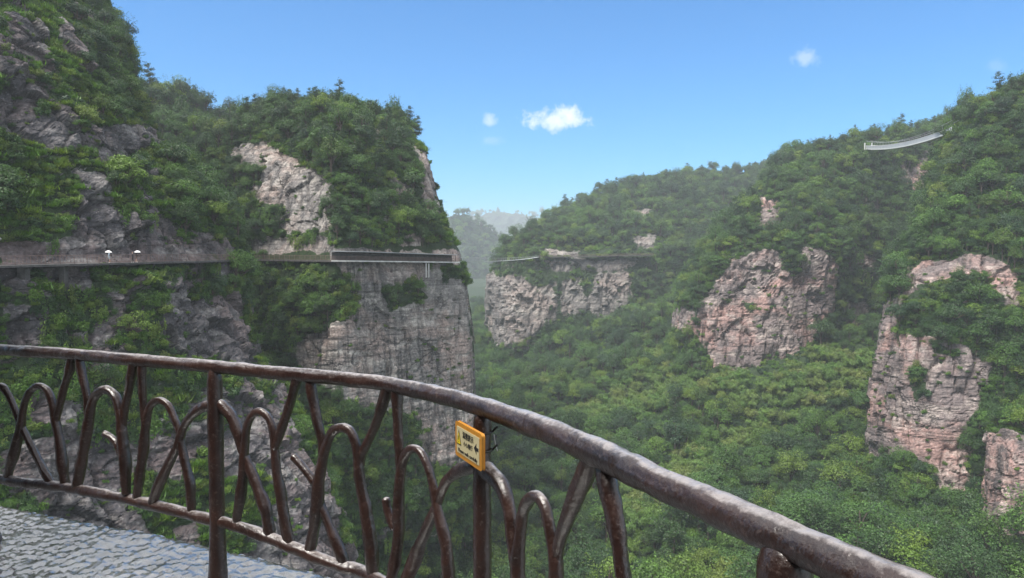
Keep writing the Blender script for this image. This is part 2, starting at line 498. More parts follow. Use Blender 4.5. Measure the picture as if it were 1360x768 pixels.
# ---- wooded hill behind the gully
hp = [150, 195, 235, 270, 305, 345, 400]
hD = [252, 256, 258, 262, 268, 275, 290]
hs = [108, 130, 143, 155, 170, 180, 186]
HB = [rowL(y, hp, [d + o for d in hD]) for y, o in ((430, -4), (360, 0), (310, 8), (255, 18), (205, 30))]
HB += [rowL(0, hp, [d + 42 for d in hD], [s + 34 for s in hs]), rowL(0, hp, [d + 58 for d in hD], hs), rowL(0, hp, [d + 80 for d in hD], [s + 3 for s in hs]), rowL(0, hp, [d + 150 for d in hD], [s + 60 for s in hs])]
sheet('HB', 'hill', HB, 1.4, M['rock_prom'], [[(206, 250), (225, 240), (232, 275), (212, 290)]], amp=1.0)

# ---- far cliff with its plank path
fD = [505, 500, 508, 518, 530, 545, 560, 600, 650, 700]
fp = [680, 715, 760, 805, 850, 900, 950, 1010, 1080, 1160]


def rowF(y, off, edge, ys=None, wrap=True):
    ys = ys or [y] * 13
    fx = [max(p, edge + 12 + 8 * i) if i < 2 else p for i, p in enumerate(fp)]
    px = [edge + 45, edge + 6, edge] + fx
    D = [690 + off, 585 + off, 532 + off] + [d + off for d in fD]
    return [(a, b, c) for a, b, c in zip(px, ys, D)]


sky_f = [335, 324, 321, 317, 303, 277, 260, 247, 238, 233, 227, 221, 207]
FHR = [rowF(500, -4, 651), rowF(465, -2, 651), rowF(435, 0, 650), rowF(405, 2, 648), rowF(378, 5, 650), rowF(358, 10, 656), rowF(346, 13, 663), rowF(337, 20, 672),
       rowF(0, 42, 684, ys=[335, 327, 325, 322, 318, 318, 318, 318, 318, 318, 318, 318, 318]),
       rowF(0, 90, 687, ys=[335, 326, 323.5, 320, 311, 299, 293, 288, 284, 282, 282, 282, 282]),
       rowF(0, 150, 689, ys=[335, 325, 322, 318.5, 306, 285, 274, 264, 258, 255, 252, 250, 245]),
       rowF(0, 210, 690, ys=sky_f), rowF(0, 240, 691, ys=[s + 2 for s in sky_f]), rowF(0, 330, 692, ys=[s + 20 for s in sky_f])]
rocksF = [[(645, 362), (690, 366), (740, 374), (800, 364), (840, 362), (838, 398), (790, 410), (750, 420), (720, 432), (700, 460), (664, 466), (646, 445)],
          [(724, 345), (800, 344), (850, 346), (840, 354), (800, 360), (722, 362)], [(838, 277), (866, 277), (862, 288), (836, 288)], [(725, 328), (770, 333), (765, 340), (722, 340)],
          [(840, 312), (872, 316), (868, 330), (838, 326)], [(790, 398), (835, 398), (830, 432), (800, 432)], [(785, 395), (800, 390), (798, 425), (788, 425)]]
greensF = [[(694, 352), (730, 350), (730, 374), (715, 386), (698, 374)], [(738, 372), (746, 372), (744, 424), (739, 424)], [(770, 356), (790, 356), (786, 392), (776, 392)]]
sheet('FH', 'cliff', FHR, 1.5, M['rock_far'], rocksF, greensF, amp=1.5, edge=5, strata=.12, block=26.0, fin=.22, crk=1.8, calm=lambda px, py, G: .3 + .7 * smooth(1, 9, np.abs(G[..., 2] - .5)))

# ---- right ridge, middle distance
rp = [935, 982, 1040, 1095, 1135, 1175, 1225, 1280, 1350]
rD = [347, 334, 329, 336, 352, 362, 360, 350, 345]


def rowR(y, off, edge, ys=None, sq=0):
    ys = ys or [y] * 12
    e0 = edge + 22
    px = [edge + 50, edge + 8, edge] + [e0 + (p - 935) * (1350 - e0) / (1350 - 935) for p in rp]
    D = [520 + off, 440 + off, 388 + off] + [d + off for d in rD]
    return [(a, b, c) for a, b, c in zip(px, ys, D)]


sky_r = [230, 215, 212, 209, 203, 197, 192, 186, 177, 168, 160, 140]
RR = [rowR(600, -14, 885), rowR(545, -6, 888), rowR(500, -2, 890), rowR(450, 1, 893), rowR(405, 4, 900), rowR(370, 7, 915), rowR(335, 11, 937), rowR(310, 22, 958),
      rowR(280, 38, 984), rowR(255, 54, 1008), rowR(232, 68, 1028), rowR(0, 92, 1046, ys=sky_r), rowR(0, 115, 1048, ys=[s + 2 for s in sky_r]), rowR(0, 190, 1050, ys=[s + 30 for s in sky_r])]
rocksR = [[(926, 405), (945, 385), (972, 345), (1012, 333), (1092, 330), (1114, 352), (1110, 410), (1085, 440), (1074, 480), (1000, 506), (950, 484), (928, 450)],
          [(1008, 264), (1040, 268), (1042, 306), (1008, 300)], [(886, 402), (926, 414), (926, 442), (888, 436)], [(1228, 198), (1268, 193), (1264, 246), (1226, 262), (1196, 250)],
          [(1128, 402), (1152, 405), (1152, 472), (1126, 466)], [(1125, 344), (1162, 344), (1156, 360), (1125, 360)], [(1196, 222), (1230, 225), (1228, 245), (1196, 242)],
          [(1145, 262), (1168, 264), (1166, 280), (1146, 278)], [(918, 478), (932, 478), (930, 492), (918, 492)]]
greensR = [[(1022, 318), (1062, 320), (1068, 358), (1058, 372), (1040, 360)], [(985, 400), (1003, 402), (1000, 418), (985, 414)]]
sheet('R2', 'cliff', RR, .85, M['rock_pink'], rocksR, greensR, amp=.85, edge=5, strata=.2, block=20.0, fin=.26, crk=3.0)

# ---- right ridge, near
np_ = [1195, 1245, 1300, 1360, 1450, 1600]
nD = [224, 216, 212, 207, 200, 195]


def rowN(y, off, edge, ys=None):
    ys = ys or [y] * 9
    e0 = edge + 34
    px = [edge + 60, edge + 6, edge] + [e0 + (p - 1195) * (1600 - e0) / (1600 - 1195) for p in np_]
    D = [330 + off, 275 + off, 240 + off] + [d + off for d in nD]
    return [(a, b, c) for a, b, c in zip(px, ys, D)]


sky_n = [190, 176, 171, 157, 141, 122, 104, 60, 0]
RN = [rowN(760, -16, 1140), rowN(690, -8, 1150), rowN(640, -3, 1155), rowN(600, 0, 1156), rowN(550, 2, 1157), rowN(500, 4, 1160), rowN(450, 6, 1168), rowN(410, 9, 1176), rowN(375, 13, 1188),
      rowN(345, 18, 1206), rowN(305, 27, 1219), rowN(260, 36, 1236), rowN(215, 45, 1250), rowN(0, 58, 1263, ys=sky_n), rowN(0, 80, 1266, ys=[s + 3 for s in sky_n]), rowN(0, 150, 1270, ys=[s + 40 for s in sky_n])]
rocksN = [[(1186, 372), (1228, 346), (1310, 335), (1352, 368), (1357, 406), (1328, 402), (1308, 362), (1240, 372), (1202, 402)],
          [(1168, 402), (1208, 385), (1192, 440), (1252, 450), (1320, 478), (1304, 540), (1282, 562), (1287, 660), (1250, 654), (1234, 612), (1190, 596), (1150, 612), (1156, 500)]]
greensN = [[(1206, 492), (1222, 476), (1236, 490), (1232, 525), (1218, 535)], [(1240, 458), (1290, 464), (1285, 474), (1240, 470)]]
sheet('R1', 'cliff', RN, .5, M['rock_pink'], rocksN, greensN, amp=.7, edge=5, block=14.0, fin=.26, crk=2.8)

# ---- lower right crag
cp = [1330, 1308, 1312, 1335, 1365, 1420, 1500]
cD = [235, 205, 190, 184, 181, 178, 176]
CR = [rowL(y, [p + e for p in cp], [d + o for d in cD]) for y, o, e in ((800, -3, -4), (720, -1, -2), (670, 0, 0), (620, 1, 0), (590, 2.5, 2), (576, 6, 6), (566, 13, 12), (572, 24, 20))]
sheet('C3', 'cliff', CR, .4, M['rock_pink'], [[(1290, 578), (1420, 574), (1420, 690), (1380, 712), (1318, 708), (1295, 690)]], amp=.7, edge=4, block=9.0, fin=.25)

# ---- hills fading in the distance
h1p = [540, 570, 592, 615, 642, 662, 684, 706, 740]
h1s = [302, 294, 289, 288, 301, 316, 334, 351, 368]
H1 = [rowL(y, h1p, [1550 + o] * 9) for y, o in ((420, 0), (395, 15), (375, 30))] + \
     [rowL(0, h1p, [1550 + o] * 9, [375 + (s - 375) * f for s in h1s]) for f, o in ((.5, 60), (.8, 110), (1.0, 160))] + [rowL(0, h1p, [1850] * 9, [s + 10 for s in h1s])]
sheet('H1', 'hill', H1, 7, M['rock_far'], [[(596, 386), (622, 390), (618, 404), (598, 402)]], amp=3.5, strata=.06)
h2p = [560, 600, 640, 662, 685, 722, 770, 830]
h2s = [297, 292, 287, 284, 286, 292, 302, 312]
H2 = [rowL(y, h2p, [3800 + o] * 8) for y, o in ((385, 0), (362, 20))] + [rowL(0, h2p, [3800 + o] * 8, [365 + (s - 365) * f for s in h2s]) for f, o in ((.5, 90), (1.0, 200))] + [rowL(0, h2p, [4200] * 8, [s + 8 for s in h2s])]
sheet('H2', 'hill', H2, 22, M['rock_far'], [], amp=5, strata=.06)


# ---- valley ground
def valley(x, y):
    ax = np.interp(y, [100, 180, 350, 500, 800, 1300, 4000], [-14, -8, 2, -6, -35, -60, -90])
    az = np.interp(y, [60, 170, 250, 350, 500, 800, 1200, 4600], [-104, -99, -94, -86, -75, -64, -55, -40])
    d = x - ax
    z = az + np.clip((d - 10) * np.interp(y, [180, 240, 333, 450, 700], [.15, .16, .30, .30, .36]), 0, 60) + np.clip((-d - 6) * .8, 0, 46) * (1 - smooth(260, 420, y))
    spur = np.stack([y * .030 + np.clip(d, -20, 200) * .016, d * .004, 0 * x], -1)
    z = z + np.clip(d - 6, 0, 60) / 60 * np.abs(fbm(spur, 2, 97)) * 18
    p = np.stack([x, y, 0 * x], -1)
    z = z + fbm(p * .018, 3, 91) * 5.5 + fbm(p * .06, 3, 95) * 2.2
    return z


ys = np.concatenate([np.arange(20, 620, 4.0), np.linspace(620, 4690, 110)])
xs = np.concatenate([np.linspace(-1100, -130, 40), np.arange(-126, 260, 4.0), np.linspace(260, 1400, 40)])
X, Y = np.meshgrid(xs, ys)
VZ = np.stack([X, Y, valley(X, Y)], -1)
n1, n2 = X.shape
idx = np.arange(n1 * n2).reshape(n1, n2)
vme = mesh_np('ground', VZ.reshape(-1, 3), np.stack([idx[:-1, :-1], idx[:-1, 1:], idx[1:, 1:], idx[1:, :-1]], -1).reshape(-1, 4))
at = vme.attributes.new('veg', 'FLOAT', 'POINT'); at.data.foreach_set('value', np.ones(n1 * n2, np.float32))
tag(link('ground', vme, M['ground']), kind='structure')


# ------------------------------------------------------------------ plants
def leaves(c, n, size, lv, asp=.6, droop=None, jit=.45, r=rng):
    """one bent leaf spray (two quads' worth) per point c with facing n"""
    k = len(c)
    n = n + r.normal(0, jit, (k, 3)); n /= np.linalg.norm(n, axis=1)[:, None] + 1e-9
    a = r.normal(0, 1, (k, 3)) if droop is None else droop + r.normal(0, .25, (k, 3))
    t = a - n * np.sum(a * n, 1)[:, None]; t /= np.linalg.norm(t, axis=1)[:, None] + 1e-9
    b = np.cross(n, t)
    s = size * r.uniform(.65, 1.35, (k, 1))
    h = s * .5
    v = np.stack([c - t * h, c + b * h * asp - n * h * .25, c + t * h, c - b * h * asp - n * h * .25], 1)
    f = np.arange(k * 4).reshape(k, 4)
    return v.reshape(-1, 3), f, np.repeat(lv, 4)


def ellips(nl, c, rad, r, low=-.35):
    d = r.normal(0, 1, (int(nl * 1.6), 3)); d /= np.linalg.norm(d, axis=1)[:, None]
    d = d[d[:, 2] > low][:nl]
    rr = r.uniform(.55, 1.0, (len(d), 1)) ** .45
    return c + d * rad * rr, d, rr[:, 0]


def leafmesh(name, parts, mat):
    vs = np.concatenate([p[0] for p in parts]); n = 0; fs = []; lv = []
    for p in parts:
        fs.append(p[1] + n); n += len(p[0]); lv.append(p[2])
    me = mesh_np(name, vs, np.concatenate(fs), False)
    at = me.attributes.new('leafvar', 'FLOAT', 'POINT'); at.data.foreach_set('value', np.concatenate(lv).astype(np.float32))
    me.materials.append(mat)
    return me


def trunkmesh(name, paths):
    v, f = join_parts([tube(p, r, 6, .12, .1, 3, cap=False) for p, r in paths])
    me = mesh_np(name, v, f); me.materials.append(M['bark'])
    return me


def broad(seed, mat, nlobes=9, nleaf=1500, height=1.0, spread=.5, size=.062, flat=.75):
    r = np.random.default_rng(seed)
    parts = []; paths = [([(0, 0, -.12), (.02, .01, .2), (0, .02, height * .5), (.01, 0, height * .8)], [.04, .033, .024, .01])]
    for k in range(nlobes):
        a = r.uniform(0, 2 * math.pi); d = spread * r.uniform(.1, 1) ** .6 * .72
        z = height * (.86 - .5 * (d / spread) ** 1.5) + r.uniform(-.14, .06)
        c = np.array([math.cos(a) * d, math.sin(a) * d, z]); rad = np.array([1, 1, flat]) * r.uniform(.16, .27) * (1.15 - .4 * d / spread)
        tone = r.uniform(.25, .75)
        p, nrm, rr = ellips(nleaf // nlobes, c, rad, r)
        lv = np.clip(tone + r.normal(0, .16, len(p)), 0, 1)
        parts.append(leaves(p, nrm + [0, 0, .5], size, lv, .62, None, .5, r))
        paths.append(([(0, .01, height * r.uniform(.25, .5)), tuple(c * [.5, .5, .8]), tuple(c)], [.02, .014, .006]))
    for k in range(34):      # shoots breaking the outline
        a = r.uniform(0, 2 * math.pi); d = np.array([math.cos(a), math.sin(a), r.uniform(-.1, 1.3)]); d /= np.linalg.norm(d)
        t = r.uniform(.55, 1.08, (14, 1)); c = np.array([0, 0, height * .55]) + d * np.array([spread * 1.12, spread * 1.12, height * .52]) * t + r.normal(0, .022, (14, 3))
        parts.append(leaves(c, np.tile([0, 0, 1.0], (14, 1)), size * .95, np.full(14, r.uniform(.35, .85)), .5, None, .55, r))
    return leafmesh('crown', parts, mat), trunkmesh('trunk', paths)


def pine(seed, mat, height=1.6, nl=10):
    r = np.random.default_rng(seed)
    parts = []; lean = r.normal(0, .06, 2)
    ax = lambda z: np.array([lean[0] * z + .02 * math.sin(5 * z), lean[1] * z, z])
    paths = [([ax(z) for z in (-.1, .3, .7, 1.1, height * .96)], [.032, .028, .022, .014, .005])]
    for k in range(nl):
        u = k / (nl - 1); z = height * (.32 + .66 * u)
        for j in range(3 if u < .8 else 2):
            a = r.uniform(0, 2 * math.pi); L = (.46 * (1 - u) ** .7 + .1) * r.uniform(.6, 1.15)
            d = np.array([math.cos(a), math.sin(a), r.uniform(.0, .3)])
            p0 = ax(z); p1 = p0 + d * L
            paths.append(([p0, p0 + d * L * .5 + [0, 0, -.02], p1], [.012, .008, .003]))
            m = int(34 + 60 * (1 - u))
            t = r.uniform(.35, 1.08, (m, 1)); c = p0 + d * L * t + r.normal(0, 1, (m, 3)) * [.075, .075, .035] * (.6 + .6 * t)
            lv = np.clip(r.uniform(.2, .7) + r.normal(0, .15, m), 0, 1)
            parts.append(leaves(c, np.tile([0, 0, 1.0], (m, 1)), .085, lv, .35, None, .55, r))
    return leafmesh('crown', parts, mat), trunkmesh('trunk', paths)


def bamboo(seed, mat):
    r = np.random.default_rng(seed)
    parts = []; paths = []
    for k in range(15):
        a = r.uniform(0, 2 * math.pi); d = np.array([math.cos(a), math.sin(a), 0]); h = r.uniform(.7, 1.15); sp = r.uniform(.15, .5)
        b = d * r.uniform(0, .1)
        t = np.linspace(0, 1, 7); pts = b + d * (sp * t ** 2.2)[:, None] + np.array([0, 0, 1]) * (h * (t - .22 * t ** 3.5))[:, None]
        paths.append((pts, np.linspace(.010, .003, 7)))
        m = 95; u = r.uniform(.4, 1.0, m)
        c = np.stack([np.interp(u, t, pts[:, i]) for i in range(3)], 1) + r.normal(0, .06, (m, 3))
        lv = np.clip(r.uniform(.3, .75) + r.normal(0, .13, m) + (u - .7) * .35, 0, 1)
        parts.append(leaves(c, d * .5 + np.tile([0, 0, .8], (m, 1)), .105, lv, .3, d * .8 + np.array([0, 0, -.7]), .4, r))
    return leafmesh('crown', parts, mat), trunkmesh('trunk', paths)


def shrub(seed, mat, nlobes=7, nleaf=700, size=.1, h=.55):
    r = np.random.default_rng(seed)
    parts = []
    for k in range(nlobes):
        a = r.uniform(0, 2 * math.pi); d = r.uniform(0, .38)
        c = np.array([math.cos(a) * d, math.sin(a) * d, h * r.uniform(.1, .6)])
        p, nrm, rr = ellips(nleaf // nlobes, c, np.array([1, 1, .85]) * r.uniform(.14, .28), r, -.9)
        parts.append(leaves(p, nrm + [0, 0, .4], size, np.clip(r.uniform(.25, .75) + r.normal(0, .16, len(p)), 0, 1), .55, None, .55, r))
    for k in range(14):   # long shoots
        a = r.uniform(0, 2 * math.pi); d = np.array([math.cos(a), math.sin(a), r.uniform(.2, 1.4)]); d /= np.linalg.norm(d)
        t = r.uniform(.2, 1, (9, 1)); c = d * t * r.uniform(.5, .75) + [0, 0, .1] - np.array([0, 0, .22]) * t ** 2
        parts.append(leaves(c, np.tile([0, 0, 1.0], (9, 1)), size * .9, np.full(9, r.uniform(.4, .8)), .4, None, .5, r))
    return leafmesh('bush', parts, mat)


def creeper(seed, mat):
    """hanging mat of leaves; +y faces out of the rock"""
    r = np.random.default_rng(seed)
    parts = []
    for k in range(16):
        x0 = r.normal(0, .25); z0 = r.uniform(-.1, .3); L = r.uniform(.3, 1.0); m = 42
        t = r.uniform(0, 1, m) ** .8
        c = np.stack([x0 + r.normal(0, .05, m), .05 + .12 * np.sin(t * 2.5) * r.uniform(.3, 1.3) + r.normal(0, .03, m), z0 - L * t], 1)
        parts.append(leaves(c, np.tile([0, .8, .6], (m, 1)), .085, np.clip(r.uniform(.25, .75) + r.normal(0, .15, m), 0, 1), .55, np.array([0, .1, -1.0]), .5, r))
    return leafmesh('creeper', parts, mat)


def grass_tuft(seed, mat):
    r = np.random.default_rng(seed)
    k = 150
    a = r.uniform(0, 2 * math.pi, k); d = np.stack([np.cos(a), np.sin(a), r.uniform(.4, 1.6, k)], 1); d /= np.linalg.norm(d, axis=1)[:, None]
    b = np.stack([r.normal(0, .2, k), r.normal(0, .2, k), 0 * a], 1); L = r.uniform(.3, .65, (k, 1))
    c = b + d * L * .55
    side = np.cross(d, [0, 0, 1.0]); nrm = np.cross(side, d)
    v, f, lv = leaves(c, nrm, .5, r.uniform(.3, .9, k), .13, d, .15, r)
    return leafmesh('tuft', [(v, f, lv)], mat)


TREES = [broad(s, M['leaf'], *a) for s, a in ((1, (10, 2500, 1.0, .5, .044)), (2, (8, 2200, 1.15, .44, .044)), (3, (12, 2600, .85, .56, .042)), (4, (9, 2100, 1.0, .5, .048, .6)))]
TREES += [broad(s, M['leaf_dark'], *a) for s, a in ((5, (9, 2300, 1.1, .46, .044)), (6, (11, 2500, .95, .52, .042)))]
TREES += [broad(7, M['leaf'], 7, 1500, 1.5, .34, .046, .95), broad(8, M['leaf_dark'], 12, 2400, 1.25, .5, .042, .8), broad(9, M['leaf'], 14, 2500, 1.05, .6, .04, .7), broad(10, M['leaf_lime'], 9, 2000, .95, .48, .044, .72)]
PINES = [pine(s, M['leaf_dark'], h, k) for s, h, k in ((11, 1.6, 9), (12, 1.35, 8), (13, 1.8, 11))]
BAMB = [bamboo(s, M['leaf_bamboo']) for s in (21, 22, 23)]
SHRUBS = [shrub(31, M['leaf_shrub']), shrub(32, M['leaf_shrub'], 9, 800, .09, .7), shrub(33, M['leaf_dark'], 6, 600, .11, .45), shrub(34, M['leaf_shrub'], 8, 700, .085, .4)]
CREEP = [creeper(41, M['leaf_shrub']), creeper(42, M['leaf_shrub']), creeper(43, M['leaf_dark'])]
TUFTS = [grass_tuft(51, M['leaf_shrub']), grass_tuft(52, M['leaf_shrub'])]

# ---- coarse depth picture of the landforms, only to know which plants stand in the open
ZW, ZH = 272, 154
zb = np.full((ZH, ZW), 1e9)
for k, sdat in SHEETS.items():
    v = sdat['V'].reshape(-1, 3); px, py, d = proj(v)
    ix = (px / 5).astype(int); iy = (py / 5).astype(int)
    ok = (d > 1) & (ix >= 0) & (ix < ZW) & (iy >= 0) & (iy < ZH)
    np.minimum.at(zb, (iy[ok], ix[ok]), d[ok])


def open_view(p, tol):
    px, py, d = proj(p)
    ix = (px / 5).astype(int); iy = (py / 5).astype(int)
    ins = (ix >= 0) & (ix < ZW) & (iy >= 0) & (iy < ZH) & (d > 1)
    z = np.where(ins, zb[np.clip(iy, 0, ZH - 1), np.clip(ix, 0, ZW - 1)], 1e9)
    return d < z + tol, px, py, d, ins


def thin(p, cell):
    key = np.floor(p / cell).astype(np.int64)
    h = key[:, 0] * 73856093 ^ key[:, 1] * 19349663 ^ key[:, 2] * 83492791
    _, i = np.unique(h, return_index=True)
    return np.sort(i)


def points_on(key, per_m2, seed):
    s = SHEETS[key]; r = np.random.default_rng(seed)
    V = s['V']; a = V[:-1, :-1]; b = V[:-1, 1:]; c = V[1:, :-1]; d = V[1:, 1:]
    nr = np.cross(b - a, c - a); ar = np.linalg.norm(nr, axis=-1)
    veg = (s['veg'][:-1, :-1] + s['veg'][1:, 1:]) / 2
    n = int(ar.sum() * per_m2)
    p = ar.ravel() / ar.sum()
    q = r.choice(len(p), n, p=p)
    i, j = np.unravel_index(q, ar.shape)
    u = r.random((n, 1)); w = r.random((n, 1))
    pos = (a[i, j] * (1 - u) + b[i, j] * u) * (1 - w) + (c[i, j] * (1 - u) + d[i, j] * u) * w
    return pos, s['nm'][i, j], veg[i, j]


def on_rock(p, s, keys):
    px, py, d = proj(p + np.array([0, 0, .75]) * s[:, None])
    v = np.full(len(p), -40.0)
    for k in keys:
        for poly in ROCKS[k][0]: v = np.maximum(v, pip(px, py, poly))
        for poly in ROCKS[k][1]: v = np.minimum(v, -pip(px, py, poly))
    return v


PL = dict(tree=[], pine=[], bamboo=[], shrub=[], creeper=[], tuft=[])


def add(kind, pos, size, region, nv, rz=None, r=rng):
    k = len(pos)
    rz = r.uniform(0, 2 * math.pi, k) if rz is None else rz
    var = r.integers(0, nv, k)
    for i in range(k):
        PL[kind].append((pos[i], size[i], rz[i], var[i], region))


def plant(key, dens, size, cell, mix=(.9, .1), seed=0, region=None, tol=28, vegmin=.55, where=None, sink=.12, margin=170):
    """woody plants on a landform: trees and a share of pines"""
    p, nm, veg = points_on(key, dens, seed)
    ok, px, py, d, ins = open_view(p, tol)
    m = ok & (px > -margin) & (px < PW + margin) & (py < 960) & (d > 20) & (veg > vegmin) & (p[:, 2] > valley(p[:, 0], p[:, 1]) - 2)
    if where is not None: m &= where(px, py, p)
    p, nm = p[m], nm[m]
    i = thin(p, cell); p, nm = p[i], nm[i]
    r = np.random.default_rng(seed + 500)
    i = r.permutation(len(p)); p = p[i]
    s = r.uniform(size[0], size[1], len(p)) * r.choice([1, 1, .6, .8, 1.35, 1.7], len(p))
    keep = on_rock(p, s, [key]) < np.random.default_rng(9).uniform(0, 7, len(p))
    p, s = p[keep], s[keep]
    p = p - np.array([0, 0, 1]) * (s * sink)[:, None]
    npn = int(len(p) * mix[1])
    add('pine', p[:npn], s[:npn], region or key, len(PINES), None, r)
    add('tree', p[npn:], s[npn:], region or key, len(TREES), None, r)


clear_walk = lambda px, py, p: ~((np.abs(p[:, 2] - .8) < 2.6) & (p[:, 1] < 160))
lowcut = lambda px, py, p: ~(((p[:, 2] > -8) & (p[:, 2] < 3.2) & (px > 350)) | ((px > 560) & (py > 340) & (py < 548)) | ((px > 545 + np.clip(py - 195, 0, 200) * .33) & (py < 400)))
plant('PR', .2, (2.8, 5.2), 2.2, (.8, .2), 2, where=lowcut)
plant('HB', .12, (4, 6.8), 3.2, (.8, .2), 3)
plant('FH', .06, (4.4, 8), 3.9, (.8, .2), 4, where=lambda px, py, p: ~((np.abs(p[:, 2] - 1) < 5) & (px > 715) & (px < 870) & (p[:, 1] < 570)) & ~((px > 640) & (px < 850) & (py > 352) & (py < 440)))
plant('R2', .1, (4.0, 7.2), 3.3, (.85, .15), 5)
plant('R1', .16, (3.2, 6.4), 2.7, (.92, .08), 6, where=lambda px, py, p: ~((px > 1140) & (px < 1292) & (py > 166) & (py < 218) & (p[:, 1] < 300)))
plant('C3', .1, (3, 5), 2.6, (1, 0), 7)
plant('H1', .009, (9, 14), 8.5, (.8, .2), 8)
plant('H2', .0016, (17, 26), 18, (.7, .3), 9)
# skyline pines
for key, yl, hh in (('PR', 1e9, (4.5, 7)), ('R2', 1e9, (5, 8))):
    V = SHEETS[key]['V']; px, py, d = proj(V)
    top = np.argmin(np.where(d > 0, py, 1e9), axis=0)
    q = V[top, np.arange(V.shape[1])]
    ok, x_, y_, d_, ins = open_view(q, 20)
    q = q[ok & (x_ > 0) & (x_ < PW)]
    q = q[thin(q, 3.2)]
    r = np.random.default_rng(77); q = q[r.random(len(q)) < .7]
    q = q + r.normal(0, 1.5, q.shape) * [1, 1, 0]
    add('pine', q - [0, 0, 1.2], r.uniform(hh[0], hh[1], len(q)), key, len(PINES), None, r)
# near cliff: trees only where the photo has real crowns
plant('L1', .22, (2.6, 4.8), 2.3, (.95, .05), 10, where=lambda px, py, p: clear_walk(px, py, p) & (((px > 225) & (px < 420) & (py > 225) & (py < 420)) | ((px > 90) & (py < 150) & (px > 60 + py * .55)) | (fbm(p * .1, 3, 7) > .22)), sink=.25)
# valley woods
r = np.random.default_rng(44)
vx = r.uniform(-140, 260, 90000); vy = 95 * (900 / 95) ** r.random(90000)
vp = np.stack([vx, vy, valley(vx, vy)], -1)
ok, px, py, d, ins = open_view(vp, 6)
vp = vp[ok & (px > -100) & (px < PW + 150) & (py < 1000)]
vp = vp[thin(vp * [1, 1, 0], 4.1)]
vp = vp[r.permutation(len(vp))]
vp = vp[on_rock(vp, np.full(len(vp), 6.0), ['R1', 'R2', 'FH', 'C3']) < r.uniform(0, 8, len(vp))]
bz = fbm(vp * [.02, .02, 0], 3, 130)
px, py, d = proj(vp)
bam = (bz + .35 * np.exp(-(((px - 1010) / 190) ** 2 + ((py - 590) / 110) ** 2)) - .25 * (px < 720)) > .25
k = int(bam.sum())
add('bamboo', vp[bam] - [0, 0, .5], r.uniform(4.8, 8.0, k), 'V', len(BAMB), None, r)
vt = vp[~bam]; s = r.uniform(3.6, 6.9, len(vt)) * r.choice([1, 1, .6, .8, 1.45, 1.9], len(vt)) * np.interp(vt[:, 1], [170, 260], [1.2, 1.0])
npn = int(len(vt) * .06)
add('pine', vt[:npn] - [0, 0, .4], s[:npn], 'V', len(PINES), None, r)
add('tree', vt[npn:] - [0, 0, .6], s[npn:], 'V', len(TREES), None, r)


# low growth
def cover(key, dens, cell, size, seed, kinds, vegmin=.5, tol=15, ymax=960):
    p, nm, veg = points_on(key, dens, seed)
    ok, px, py, d, ins = open_view(p, tol)
    m = ok & (px > -110) & (px < PW + 110) & (py < ymax) & (d > 20) & (veg > vegmin) & (p[:, 2] > valley(p[:, 0], p[:, 1]) - 2)
    if key == 'L1': m &= ~((p[:, 2] > -.6) & (p[:, 2] < 2.6) & (px < 330))
    if key == 'PR': m &= ~(((p[:, 2] > -.8) & (p[:, 2] < 4.0) & (px > 340)) | ((px > 575) & (py > 378) & (py < 540)))
    p, nm = p[m], nm[m]
    i = thin(p, cell); p, nm = p[i], nm[i]
    r = np.random.default_rng(seed + 900)
    i = r.permutation(len(p)); p, nm = p[i], nm[i]
    s = r.uniform(size[0], size[1], len(p)) * r.choice([1, 1, .7, 1.35], len(p))
    u = r.random(len(p)); face = np.arctan2(nm[:, 1], nm[:, 0]) - math.pi / 2
    steep = nm[:, 2] < .45
    c0, c1 = kinds
    isc = steep & (u < c0); ist = (~isc) & (u < c0 + c1); iss = ~(isc | ist)
    add('creeper', (p + nm * .1)[isc], s[isc] * 1.25, key, len(CREEP), face[isc] + r.normal(0, .3, isc.sum()), r)
    add('tuft', p[ist], s[ist] * .9, key, len(TUFTS), None, r)
    add('shrub', p[iss] - np.array([0, 0, 1]) * (s[iss] * .12)[:, None] + nm[iss] * .15, s[iss], key, len(SHRUBS), None, r)


cover('L1', 1.2, .95, (1.2, 2.5), 201, (.3, .15))
cover('PR', .45, 1.35, (1.8, 3.2), 202, (.3, .1))
cover('HB', .12, 2.6, (2.5, 4), 203, (.1, .05))
cover('R1', .25, 1.9, (2.2, 4), 204, (.25, .05))
cover('R2', .12, 2.8, (2.8, 4.6), 205, (.25, .05))
cover('FH', .045, 4.6, (4, 6.5), 206, (.2, .05))
cover('C3', .5, 1.2, (1.2, 2.4), 207, (.4, .15))
r = np.random.default_rng(47)
vx = r.uniform(-120, 200, 60000); vy = 120 * (480 / 120) ** r.random(60000)
vp = np.stack([vx, vy, valley(vx, vy)], -1)
ok, px, py, d, ins = open_view(vp, 4)
vp = vp[ok & (px > -60) & (px < PW + 80) & (py < 960)]
vp = vp[thin(vp * [1, 1, 0], 3.0)]
vp = vp[r.permutation(len(vp))]
add('shrub', vp - [0, 0, .3], r.uniform(2.6, 4.6, len(vp)), 'V', len(SHRUBS), None, r)
